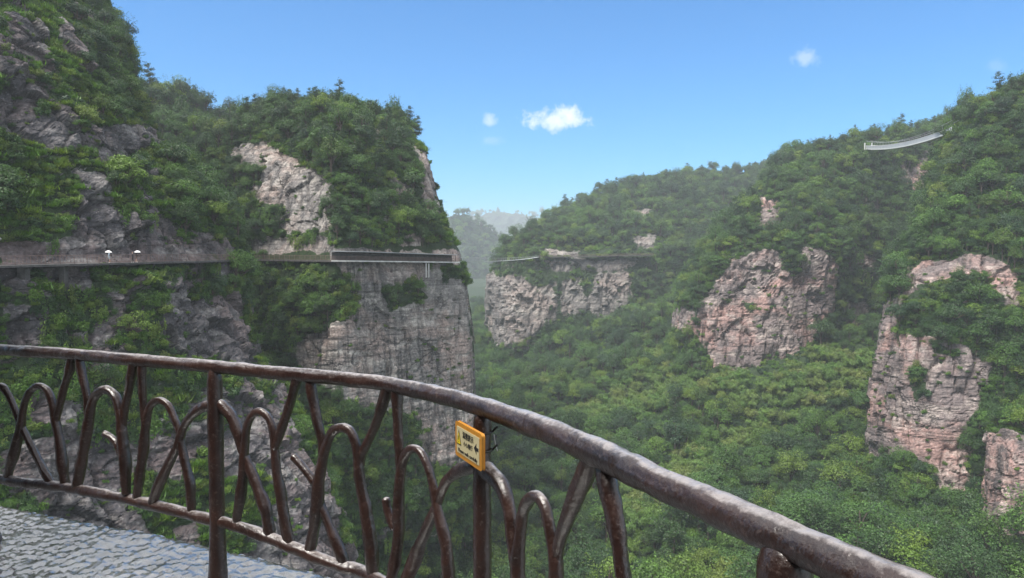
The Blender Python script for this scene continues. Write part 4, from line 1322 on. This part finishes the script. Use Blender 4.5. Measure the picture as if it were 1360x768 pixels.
def path3(pts, step=1.0):
    return resample(np.array(pts), step)[0]


def ribbon(c, inn, width, z0, z1, shift=0.0):
    """slab along path c; inn = inward plan normals"""
    a = c[:, :2] + inn * shift; b = c[:, :2] + inn * (shift + width); n = len(c)
    z = c[:, 2]
    v = np.concatenate([np.c_[a, z + z1], np.c_[b, z + z1], np.c_[b, z + z0], np.c_[a, z + z0]])
    k = np.arange(n - 1)
    f = [np.stack([k + i * n, k + 1 + i * n, k + 1 + ((i + 1) % 4) * n, k + ((i + 1) % 4) * n], -1) for i in range(4)]
    caps = np.array([[0, n, 2 * n, 3 * n], [4 * n - 1, 3 * n - 1, 2 * n - 1, n - 1]])
    return v, [np.concatenate(f), caps]


def inward(c):
    t = np.gradient(c[:, :2], axis=0); t /= np.linalg.norm(t, axis=1)[:, None]
    n = np.stack([-t[:, 1], t[:, 0]], 1)
    s = np.sign(np.sum(n * c[:, :2], 1))
    return n * s[:, None]


def fence_parts(root, c, inn, org, mat, hgt=1.15, post_every=2.0, picket=.34, pr=.035, rr_=.03, pk=.022, shift=.12, names=('post', 'handrail', 'lower_rail', 'pickets')):
    d = np.r_[0, np.cumsum(np.linalg.norm(np.diff(c[:, :2], axis=0), axis=1))]
    at_ = lambda s: np.stack([np.interp(s, d, c[:, 0] + inn[:, 0] * shift), np.interp(s, d, c[:, 1] + inn[:, 1] * shift), np.interp(s, d, c[:, 2])], -1)
    npst = int(d[-1] / post_every)
    pm = None
    for k in range(npst + 1):
        p = at_(k * d[-1] / max(npst, 1))
        if pm is None:
            v, f = tube([(0, 0, 0), (0, 0, hgt + .05)], pr, 6, .6)
            pm = mesh_np(names[0], v, f)
        o = link(names[0], pm, mat, root); o.location = tuple(p - org)
    s = np.arange(0, d[-1], .8); L = at_(np.r_[s, d[-1]])
    for nm_, h_ in ((names[1], hgt), (names[2], .18)):
        v, f = tube(L + [0, 0, h_] - org, rr_, 6, 2); link(nm_, mesh_np(nm_, v, f), mat, root)
    s = np.arange(picket / 2, d[-1], picket); pp = at_(s)
    parts = [box(p[0] - org[0], p[1] - org[1], p[2] - org[2] + (.18 + hgt) / 2, pk * 2, pk * 2, hgt - .18) for p in pp]
    v, f = join_parts(parts); link(names[3], mesh_np(names[3], v, f, False), mat, root)


wk = path3([P(a, b, c - 1.4) for a, b, c in WALK]); wi = inward(wk)
WKW = empty('plank_walkway', tuple(wk[len(wk) // 2])); wo = np.array(WKW.location)
tag(WKW, 'long brown fenced walkway pinned along the dark cliff with people under umbrellas', 'walkway')
v, f = ribbon(wk - wo, wi, 3.6, -.28, 0); link('deck', mesh_np('deck', v, f, False), M['darkconc'], WKW)
fence_parts(WKW, wk, wi, wo, M['railbrown'], picket=.5, pk=.016, pr=.03, rr_=.025)
for px_, w_ in ((42, 1.0), (96, .75), (215, .6), (275, .35)):  # dark pillars added below the deck; the widest stand in for shaded rock cracks
    i = np.argmin(np.abs(proj(wk)[0] - px_)); p = wk[i] - wo
    v, f = box(p[0] + wi[i, 0] * 1.5, p[1] + wi[i, 1] * 1.5, p[2] - .36 - 2.4, w_, w_, 4.8)
    link('dark_pillar', mesh_np('dark_pillar', v, f, False), M['darkconc'], WKW)


def on_walk(px_, dn):
    i = np.argmin(np.abs(proj(wk)[0] - px_)); return wk[i] + np.array([wi[i, 0] * dn, wi[i, 1] * dn, 0])


hand = lambda loc, rz, k=1.0: Vector(loc) + Matrix.Rotation(rz, 3, 'Z') @ Vector((.16 * k, .30 * k, 1.20 * k))
for (px_, rz, nm_, sh_c, pa_c, so_c, ulab) in (
        (153.5, R(80), 'walker in pale blue clothes with dark bag under the first white umbrella', c_blue, c_blue, c_white, 'white umbrella held by the lone walker in pale blue on the cliff walkway'),
        (186, R(-95), 'walker in dark clothes and white shoes sharing the second white umbrella', c_dark, c_brown, c_white, 'white umbrella held over a pair of dark clothed walkers on the cliff walkway')):
    loc = on_walk(px_, .9)
    pr_ = person('person', nm_, tuple(loc), rz, sh_c, pa_c, so_c, shorts=True, height=1.66)
    h_ = hand(loc, rz, 1.66 / 1.68)
    umbrella(ulab, tuple(h_),   .60, .48, group='white umbrellas on the cliff walkway')
    if px_ < 170:
        v, f = tube([(0, -.17, 1.02), (0, -.19, 1.2), (0, -.17, 1.36)], [.12, .15, .11], 10, .05)
        b_ = link('backpack', mesh_np('backpack', v, f), c_dark); b_.location = loc; b_.rotation_euler = (0, 0, rz)
        tag(b_, 'black backpack worn by the lone walker in pale blue', 'backpack')
person('person', 'walker in black top walking just left of the second white umbrella', tuple(on_walk(181.5, .75)), R(100), c_dark, c_dark, c_white, arm='down', height=1.62)

# a visitor at the railing, cut off by the picture edge
vl = (-2.70, 3.40, -.03)
person('person', 'visitor in dark teal jacket at the railing mostly outside the picture edge', vl, R(50), c_teal, c_dark, c_dark, height=1.66)
hv = hand(vl, R(50), 1.66 / 1.68)
umbrella('white umbrella tip of the visitor at the railing in the picture edge', (hv[0] - .085, hv[1] - .03, hv[2] + .02), .66, .45, (.9, .9, .9), (0, R(-24)))

# second stretch of walkway, and the roofed gallery on the promontory
gD = lambda px_: float(np.interp(px_, pc, pD))
w2 = path3([P(a, b, gD(a) - 1.6) for a, b in ((338, 344.6), (370, 345.0), (405, 345.4), (439, 345.8))]); w2i = inward(w2)
W2 = empty('plank_walkway', tuple(w2[len(w2) // 2])); o2 = np.array(W2.location)
tag(W2, 'short narrow walkway stretch among trees leading to the roofed gallery', 'walkway')
v, f = ribbon(w2 - o2, w2i, 3.2, -.4, 0); link('deck', mesh_np('deck', v, f, False), M['darkconc'], W2)
fence_parts(W2, w2, w2i, o2, M['railbrown'])
ga = path3([P(a, b, gD(a) - 3.0 + (0 if a < 600 else 2)) for a, b in ((440, 345.8), (470, 346.1), (500, 346.4), (530, 346.8), (560, 347.2), (590, 347.6), (611, 348.0))]); gi = inward(ga)
GA = empty('roofed_gallery', tuple(ga[len(ga) // 2])); og = np.array(GA.location)
tag(GA, 'long roofed gallery walkway with pale edge cut across the sheer cliff', 'gallery')
v, f = ribbon(ga - og, gi, 4.2, -.32, 0); link('deck', mesh_np('deck', v, f, False), M['paleconc'], GA)
k0 = int(len(ga) * .96)
hh = np.linspace(2.08, 1.8, len(ga)); gr_ = ga.copy(); gr_[:, 2] += hh
v, f = ribbon(gr_[:k0] - og, gi[:k0], 4.6, 0, .16, -.6); link('roof', mesh_np('roof', v, f, False), M['darkroof'], GA)
v, f = ribbon(gr_[:k0] - og, gi[:k0], .1, .03, .2, -.71); link('fascia', mesh_np('fascia', v, f, False), M['greypaint'], GA)
v, f = ribbon(ga[:k0] - og, gi[:k0], 1.4, 0.01, 1.79, 2.3); link('back_wall', mesh_np('back_wall', v, f, False), M['darkconc'], GA)
for k in range(0, k0, max(1, k0 // 11)):
    v, f = box(ga[k, 0] - og[0] + gi[k, 0] * .35, ga[k, 1] - og[1] + gi[k, 1] * .35, ga[k, 2] - og[2] + hh[k] / 2, .11, .11, hh[k] - .01)
    link('column', mesh_np('column', v, f, False), M['paleconc'] if k == 0 else M['darkconc'], GA)
fence_parts(GA, ga, gi, og, M['railbrown'], 1.0, 4.0, .3, .03, .03, .035, .15, ('railing_post', 'handrail', 'lower_rail', 'pickets'))
for px_ in (565.5, 569):
    i = np.argmin(np.abs(proj(ga)[0] - px_)); p = ga[i] - og
    v, f = box(p[0] + gi[i, 0] * .25, p[1] + gi[i, 1] * .25, p[2] - .56 - 1.9, .28, .28, 3.8)
    link('support_leg', mesh_np('support_leg', v, f, False), M['paleconc'], GA)

# path on the far cliff
fpth = path3([P(a, b, float(np.interp(a, fp, fD)) + 9) for a, b in ((716, 341.6), (750, 341.2), (790, 340.5), (830, 339.6), (869, 338.6))], 2); fi_ = inward(fpth)
FP = empty('plank_walkway', tuple(fpth[len(fpth) // 2])); of = np.array(FP.location)
tag(FP, 'thin dark walkway line across the distant hazy cliff', 'walkway')
v, f = ribbon(fpth - of, fi_, 6, -.5, 0); link('deck', mesh_np('deck', v, f, False), M['darkconc'], FP)
fence_parts(FP, fpth, fi_, of, M['railbrown'], 1.3, 4, .6, .06, .06, .05, .2)

# rope footbridge between the promontory and the far cliff
A_ = P(611, 347.2, 211); B_ = P(716, 341.4, 509); t = np.linspace(0, 1, 40)[:, None]
rb = A_ * (1 - t) + B_ * t; rb[:, 2] -= (4 * t[:, 0] * (1 - t[:, 0])) * .9
RB = empty('rope_bridge', tuple(rb[20])); ob = np.array(RB.location)
tag(RB, 'pale thin rope footbridge strung from the promontory to the far cliff', 'bridge')
bi_ = inward(rb); M['palesteel'] = simple_mat('pale_steel', (.36, .38, .38), .5, var=.1, scale=.5)
v, f = ribbon(rb - ob, bi_, 1.6, -.13, 0); link('deck', mesh_np('deck', v, f, False), M['palesteel'], RB)
for s in (0, 1.6):
    q = rb - ob; q = np.c_[q[:, :2] + bi_ * s, q[:, 2] + 1.15]
    v, f = tube(q, .03, 6, 6); link('handrail_cable', mesh_np('handrail_cable', v, f), M['palesteel'], RB)
parts = [box(rb[k, 0] - ob[0] + bi_[k, 0] * s, rb[k, 1] - ob[1] + bi_[k, 1] * s, rb[k, 2] - ob[2] + .57, .05, .05, 1.1) for k in range(1, 39) for s in (0, 1.6)]
for v, f in parts: link('hanger', mesh_np('hanger', v, f, False), M['palesteel'], RB)

# white suspension bridge high up on the right
A_ = P(1150, 197.2, 405); B_ = P(1264, 174.0, 288); t = np.linspace(0, 1, 50)[:, None]
sb = A_ * (1 - t) + B_ * t; sb[:, 2] -= (4 * t[:, 0] * (1 - t[:, 0])) * 2.3
SB = empty('suspension_bridge', tuple(sb[25])); ob = np.array(SB.location); bi_ = inward(sb)
tag(SB, 'white sagging suspension bridge slung high between two wooded ridges', 'bridge')
M['white'] = simple_mat('white_paint', (.56, .56, .55), .5, var=.06, scale=.3)
M['net'] = simple_mat('pale_net', (.36, .37, .38), .6, var=.1, scale=.4)
v, f = ribbon(sb - ob, bi_, 2.4, -.55, 0); link('deck', mesh_np('deck', v, f, False), M['white'], SB)
for s in (0, 2.35):
    v, f = ribbon(sb - ob, bi_, .05, .02, 1.45, s); link('side_net', mesh_np('side_net', v, f, False), M['net'], SB)
    q = sb - ob; q = np.c_[q[:, :2] + bi_ * (s + .02), q[:, 2] + 1.5]
    v, f = tube(q, .09, 6, 5); link('handrail', mesh_np('handrail', v, f), M['white'], SB)
    q2 = q.copy(); q2[:, 2] = q[:, 2] + 1.3 + 1.2 * (2 * t[:, 0] - 1) ** 2
    v, f = tube(q2, .07, 6, 5); link('main_cable', mesh_np('main_cable', v, f), M['greypaint'], SB)
    parts = [tube([q[k] + [0, 0, -1.4], q2[k]], .03, 4, 9) for k in range(1, 49, 2)]
    for v, f in parts: link('hanger', mesh_np('hanger', v, f), M['greypaint'], SB)
for s in (-.6, 3.0):
    p = sb[0] - ob + np.array([bi_[0, 0] * s, bi_[0, 1] * s, 0])
    v, f = box(p[0], p[1], p[2] + 1.0, .5, .5, 4.0); link('tower_post', mesh_np('tower_post', v, f, False), M['white'], SB)


# ------------------------------------------------------------------ set the plants out
SCALE = dict(tree=1.0, pine=.72, bamboo=1.0, shrub=1.0, creeper=1.0, tuft=1.0)
items = []
for kind, lst in PL.items():
    if not lst: continue
    pos = np.array([a[0] for a in lst]); size = np.array([a[1] for a in lst]) * SCALE[kind]
    ok, px, py, d, ins = open_view(pos + np.array([0, 0, .5]) * size[:, None], 4)
    big = size / np.maximum(d, 1) * F * (1.5 if kind == 'pine' else 1)
    inside = ok & (px > 2) & (px < PW - 2) & (py > 2) & (py < PH - 2)
    for i, a in enumerate(lst): items.append((kind, pos[i], size[i], a[2], a[3], a[4], big[i] if inside[i] else 0, px[i], py[i]))


def where_words(reg, px, py):
    if reg == 'L1': return ('above the plank walkway on the dark near cliff' if py < 345 else 'below the plank walkway on the dark near cliff') if px < 235 else 'on the shoulder of the near cliff beside the gully'
    if reg == 'PR': return 'on the promontory above the roofed gallery' if py < 335 and px > 300 else 'in the gully beside the promontory'
    if reg == 'HB': return 'on the hill behind the gully'
    if reg == 'FH': return 'on the hazy far hill above the distant walkway'
    if reg == 'R2': return 'on the ridge around the pink middle cliff'
    if reg == 'R1': return 'on the steep ridge below the right bridge end' if py < 345 else 'on the ledges of the pink near cliff under the ridge'
    if reg == 'C3': return 'on top of the small banded crag in the corner'
    if reg == 'V': return 'on the valley floor seen through the railing' if px < 640 else ('on the valley floor seen over the sloping top rail' if py > 560 else 'far down the valley below the pink cliffs')
    return 'on the far hill'


protos = dict(tree=TREES, pine=PINES, bamboo=BAMB, shrub=[(m,) for m in SHRUBS], creeper=[(m,) for m in CREEP], tuft=[(m,) for m in TUFTS])
NAMES = dict(tree=('broadleaf_tree', 'tree'), pine=('pine_tree', 'tree'), bamboo=('bamboo_clump', 'bamboo'), shrub=('bush', 'bush'))
LOOK = dict(tree=['full green broadleaf tree', 'tall green broadleaf tree', 'wide spreading broadleaf tree', 'flat topped broadleaf tree', 'dark green broadleaf tree', 'wide dark broadleaf tree', 'slender tall broadleaf tree', 'tall dark broadleaf tree', 'very wide broadleaf tree', 'lime green broadleaf tree'],
            pine=['thin layered pine tree', 'short layered pine tree', 'tall ragged pine tree'], bamboo=['feathery yellow green bamboo clump'] * 3,
            shrub=['leafy green bush', 'tall leafy green bush', 'low dark bush', 'low green bush'])
solo = set()
for kinds, cap in ((('tree', 'pine'), 300), (('bamboo',), 300), (('shrub',), 300)):
    c = sorted([i for i, t_ in enumerate(items) if t_[0] in kinds and t_[6] > 6], key=lambda i: -items[i][6])[:cap]
    solo.update(c)
for i in sorted(solo):
    kind, pos, size, rz, var, reg, big, px, py = items[i]
    nm_, cat = NAMES[kind]; w = where_words(reg, px, py)
    lab = LOOK[kind][var] + ' ' + w
    ms = protos[kind][var]
    if len(ms) == 1:
        o = link(nm_, ms[0]); o.location = pos; o.rotation_euler = (0, 0, rz); o.scale = (size,) * 3
    else:
        o = empty(nm_, tuple(pos), rz); o.scale = (size,) * 3
        link('crown' if kind != 'bamboo' else 'leaves', ms[0], None, o)
        link('trunk' if kind != 'bamboo' else 'culms', ms[1], None, o)
    tag(o, lab, cat, lab.split(' ', 1)[1] if False else nm_.replace('_', ' ') + 's ' + w)


def scatter(name, label, cat, kinds, mats_src):
    """every remaining plant of these kinds as one mass (points carrying plants)"""
    sel = [i for i, t_ in enumerate(items) if t_[0] in kinds and i not in solo]
    if not sel: return
    vlist = [(k, v) for k in kinds for v in range(len(protos[k]))]
    vid = {kv: n for n, kv in enumerate(vlist)}
    me = bpy.data.meshes.new(name); me.vertices.add(len(sel))
    me.vertices.foreach_set('co', np.array([items[i][1] for i in sel], np.float32).ravel())
    r = np.random.default_rng(3)
    a = me.attributes.new('rot', 'FLOAT_VECTOR', 'POINT'); a.data.foreach_set('vector', np.array([(r.normal(0, .06), r.normal(0, .06), items[i][3]) for i in sel], np.float32).ravel())
    a = me.attributes.new('scl', 'FLOAT_VECTOR', 'POINT'); sz = np.array([items[i][2] for i in sel])[:, None] * np.c_[r.uniform(.9, 1.1, (len(sel), 2)), r.uniform(.75, 1.3, len(sel))]
    a.data.foreach_set('vector', sz.astype(np.float32).ravel())
    a = me.attributes.new('var', 'INT', 'POINT'); a.data.foreach_set('value', np.array([vid[(items[i][0], items[i][4])] for i in sel], np.int32))
    o = link(name, me); tag(o, label, cat, kind='stuff')
    ng = bpy.data.node_groups.new(name, 'GeometryNodeTree')
    ng.interface.new_socket('Geometry', in_out='INPUT', socket_type='NodeSocketGeometry'); ng.interface.new_socket('Geometry', in_out='OUTPUT', socket_type='NodeSocketGeometry')
    gi_ = ng.nodes.new('NodeGroupInput'); go = ng.nodes.new('NodeGroupOutput'); jn = ng.nodes.new('GeometryNodeJoinGeometry')
    def attr(nm, ty):
        n_ = ng.nodes.new('GeometryNodeInputNamedAttribute'); n_.data_type = ty; n_.inputs[0].default_value = nm; return n_.outputs[0]
    ra, sa, va = attr('rot', 'FLOAT_VECTOR'), attr('scl', 'FLOAT_VECTOR'), attr('var', 'INT')
    for kv in vlist:
        n = vid[kv]
        ji = ng.nodes.new('GeometryNodeJoinGeometry')
        for so in mats_src[kv]:
            oi = ng.nodes.new('GeometryNodeObjectInfo'); oi.inputs['Object'].default_value = so; oi.transform_space = 'ORIGINAL'
            ng.links.new(oi.outputs['Geometry'], ji.inputs[0])
        cmp = ng.nodes.new('FunctionNodeCompare'); cmp.data_type = 'INT'; cmp.operation = 'EQUAL'
        ng.links.new(va, cmp.inputs[2]); cmp.inputs[3].default_value = n
        ip = ng.nodes.new('GeometryNodeInstanceOnPoints')
        ng.links.new(gi_.outputs[0], ip.inputs['Points']); ng.links.new(cmp.outputs[0], ip.inputs['Selection'])
        ng.links.new(ji.outputs[0], ip.inputs['Instance']); ng.links.new(ra, ip.inputs['Rotation']); ng.links.new(sa, ip.inputs['Scale'])
        ng.links.new(ip.outputs[0], jn.inputs[0])
    ng.links.new(jn.outputs[0], go.inputs[0])
    o.modifiers.new('plants', 'NODES').node_group = ng


# the masses copy the plants that stand as things; kinds with no such plant keep one here
src = {}
for o in list(COL.objects):
    if o.type == 'MESH' and o.data:
        src.setdefault(o.data.name, o)
srcs = {}
for k, lst in protos.items():
    for v, ms in enumerate(lst):
        ob_ = []
        for m_ in ms:
            s_ = src.get(m_.name)
            if s_ is None:
                it = next((t_ for t_ in items if t_[0] == k and t_[4] == v), None)
                s_ = link({'creeper': 'creeper', 'tuft': 'grass'}.get(k, 'bush'), m_)
                if it is not None: s_.location = it[1]; s_.rotation_euler = (0, 0, it[3]); s_.scale = (it[2],) * 3
                tag(s_, {'creeper': 'green creeper hanging on the cliff face', 'tuft': 'tuft of long green grass on a cliff ledge'}.get(k, 'bush on the cliff'), {'creeper': 'creeper', 'tuft': 'grass'}.get(k, 'bush'), kind='stuff')
                src[m_.name] = s_
            ob_.append(s_)
        srcs[(k, v)] = ob_
scatter('forest', 'dense green woodland covering the far slopes, ridges and valley', 'forest', ('tree', 'pine', 'bamboo'), srcs)
scatter('undergrowth', 'bushes, creepers and grass covering the rock ledges and slopes', 'undergrowth', ('shrub', 'creeper', 'tuft'), srcs)

# ------------------------------------------------------------------ sky, sun, haze, camera
SUN_EL, SUN_AZ = R(62), R(-132)      # azimuth from +Y towards +X: light from high on the left
w = bpy.data.worlds.new('World'); sc.world = w; w.use_nodes = True
nt = w.node_tree; nt.nodes.clear(); n = N(nt)
out = nt.nodes.new('ShaderNodeOutputWorld')
g = n('TexCoord').outputs['Generated']
sky = n('TexSky'); sky.sky_type = 'NISHITA'; sky.sun_disc = False; sky.sun_elevation = SUN_EL; sky.sun_rotation = SUN_AZ
sky.altitude = 300; sky.air_density = 1.0; sky.dust_density = .6; sky.ozone_density = 1.5
sx = n('SeparateXYZ', {0: g}); X_, Y_, Z_ = sx.outputs
SKYC = n.mix(1.0, sky.outputs[0], (.22, .66, 1.01), 'MULTIPLY')
# high white cloud deck overhead and behind, with ragged blue breaks
el = n.ramp(Z_, [(.335, 0.0), (.385, 1.0)]); bk = n.ramp(Y_, [(.0, 1.0), (.35, 0.0)])
deck = n.math('MAXIMUM', el, n.math('MULTIPLY', bk, n.ramp(Z_, [(.0, .5), (.3, 1.0)])))
cn = n.noise(g, 3.2, 6, .6, .3)
deck = n.math('MULTIPLY', deck, n.ramp(cn, [(.36, .55), (.56, 1.0)]))
cloudc = n.mix(n.ramp(cn, [(.4, 0.0), (.7, 1.0)]), (5.6, 5.8, 6.1), (9.4, 9.5, 9.6))
c = n.mix(deck, SKYC, cloudc)
# the few small fair-weather clouds over the gorge
U_ = n.math('DIVIDE', X_, n.math('MAXIMUM', Y_, .05)); V_ = n.math('DIVIDE', Z_, n.math('MAXIMUM', Y_, .05))
pn = n.noise(g, 42, 7, .62, .5); pn2 = n.noise(g, 120, 5, .6)
for cx_, cy_, rx, ry, st in ((736, 158, 48, 18, .8), (714, 162, 26, 12, .7), (748, 150, 22, 14, .7), (758, 161, 20, 10, .6), (650, 160, 15, 12, .5), (1069, 76, 24, 14, .36), (655, 186, 18, 8, .15), (1325, 88, 20, 10, .1)):
    dr = ray(cx_, cy_); u0, v0 = dr[0] / dr[1], dr[2] / dr[1]
    a = n.math('POWER', n.math('DIVIDE', n.math('SUBTRACT', U_, u0), rx / F), 2.0)
    b = n.math('POWER', n.math('DIVIDE', n.math('SUBTRACT', V_, v0), ry / F), 2.0)
    e = n.math('SUBTRACT', 1.0, n.math('SQRT', n.math('ADD', a, b)))
    e = n.math('ADD', e, n.math('ADD', n.math('MULTIPLY', n.math('SUBTRACT', pn, .5), 1.7), n.math('MULTIPLY', n.math('SUBTRACT', pn2, .5), .9)))
    k_ = n.math('MULTIPLY', n.ramp(e, [(.05, 0.0), (.8, 1.0)]), n.math('MULTIPLY', n.math('GREATER_THAN', Y_, .05), st))
    c = n.mix(k_, c, (5.6, 6.0, 6.7))
bg = n('Background', {'Color': c, 'Strength': .1})
n.link(bg.outputs[0], out.inputs[0])

sl_ = bpy.data.lights.new('sun', 'SUN'); sl_.energy = 4.0; sl_.angle = R(32); sl_.color = (1, .95, .88)
so = bpy.data.objects.new('sun', sl_); COL.objects.link(so)
dv_ = Vector((math.sin(SUN_AZ) * math.cos(SUN_EL), math.cos(SUN_AZ) * math.cos(SUN_EL), math.sin(SUN_EL)))
so.rotation_euler = dv_.to_track_quat('Z', 'Y').to_euler()

HAZE = True
if HAZE:
    v, f = box(150, 2330, 62, 2600, 4800, 330)
    hm, hnt, hout = newmat('haze'); hn = N(hnt)
    pv = hn('VolumePrincipled'); pv.inputs['Color'].default_value = (.84, .92, .98, 1); pv.inputs['Density'].default_value = .00023
    pv.inputs['Anisotropy'].default_value = .15
    hn.link(pv.outputs[0], hout.inputs['Volume'])
    ho = link('haze', mesh_np('haze', v, f, False), hm); tag(ho, kind='stuff')

cam = bpy.data.cameras.new('camera'); cam.sensor_width = 36; cam.lens = 36 * F / PW; cam.clip_start = .05; cam.clip_end = 12000
co_ = bpy.data.objects.new('camera', cam); COL.objects.link(co_)
co_.location = tuple(CAM); co_.rotation_euler = (math.pi / 2 - PITCH, 0, 0)
sc.camera = co_
sc.view_settings.view_transform = 'Standard'; sc.view_settings.look = 'None'; sc.view_settings.gamma = 1; sc.view_settings.use_curve_mapping = False
sc.view_settings.exposure = 0.98
cy = sc.cycles
cy.use_denoising = True
try: cy.denoiser = 'OPENIMAGEDENOISE'
except Exception: pass
cy.max_bounces = 5; cy.diffuse_bounces = 3; cy.glossy_bounces = 2; cy.transmission_bounces = 2; cy.transparent_max_bounces = 4; cy.volume_bounces = 0
cy.caustics_reflective = False; cy.caustics_refractive = False
print('objects', len(COL.objects))
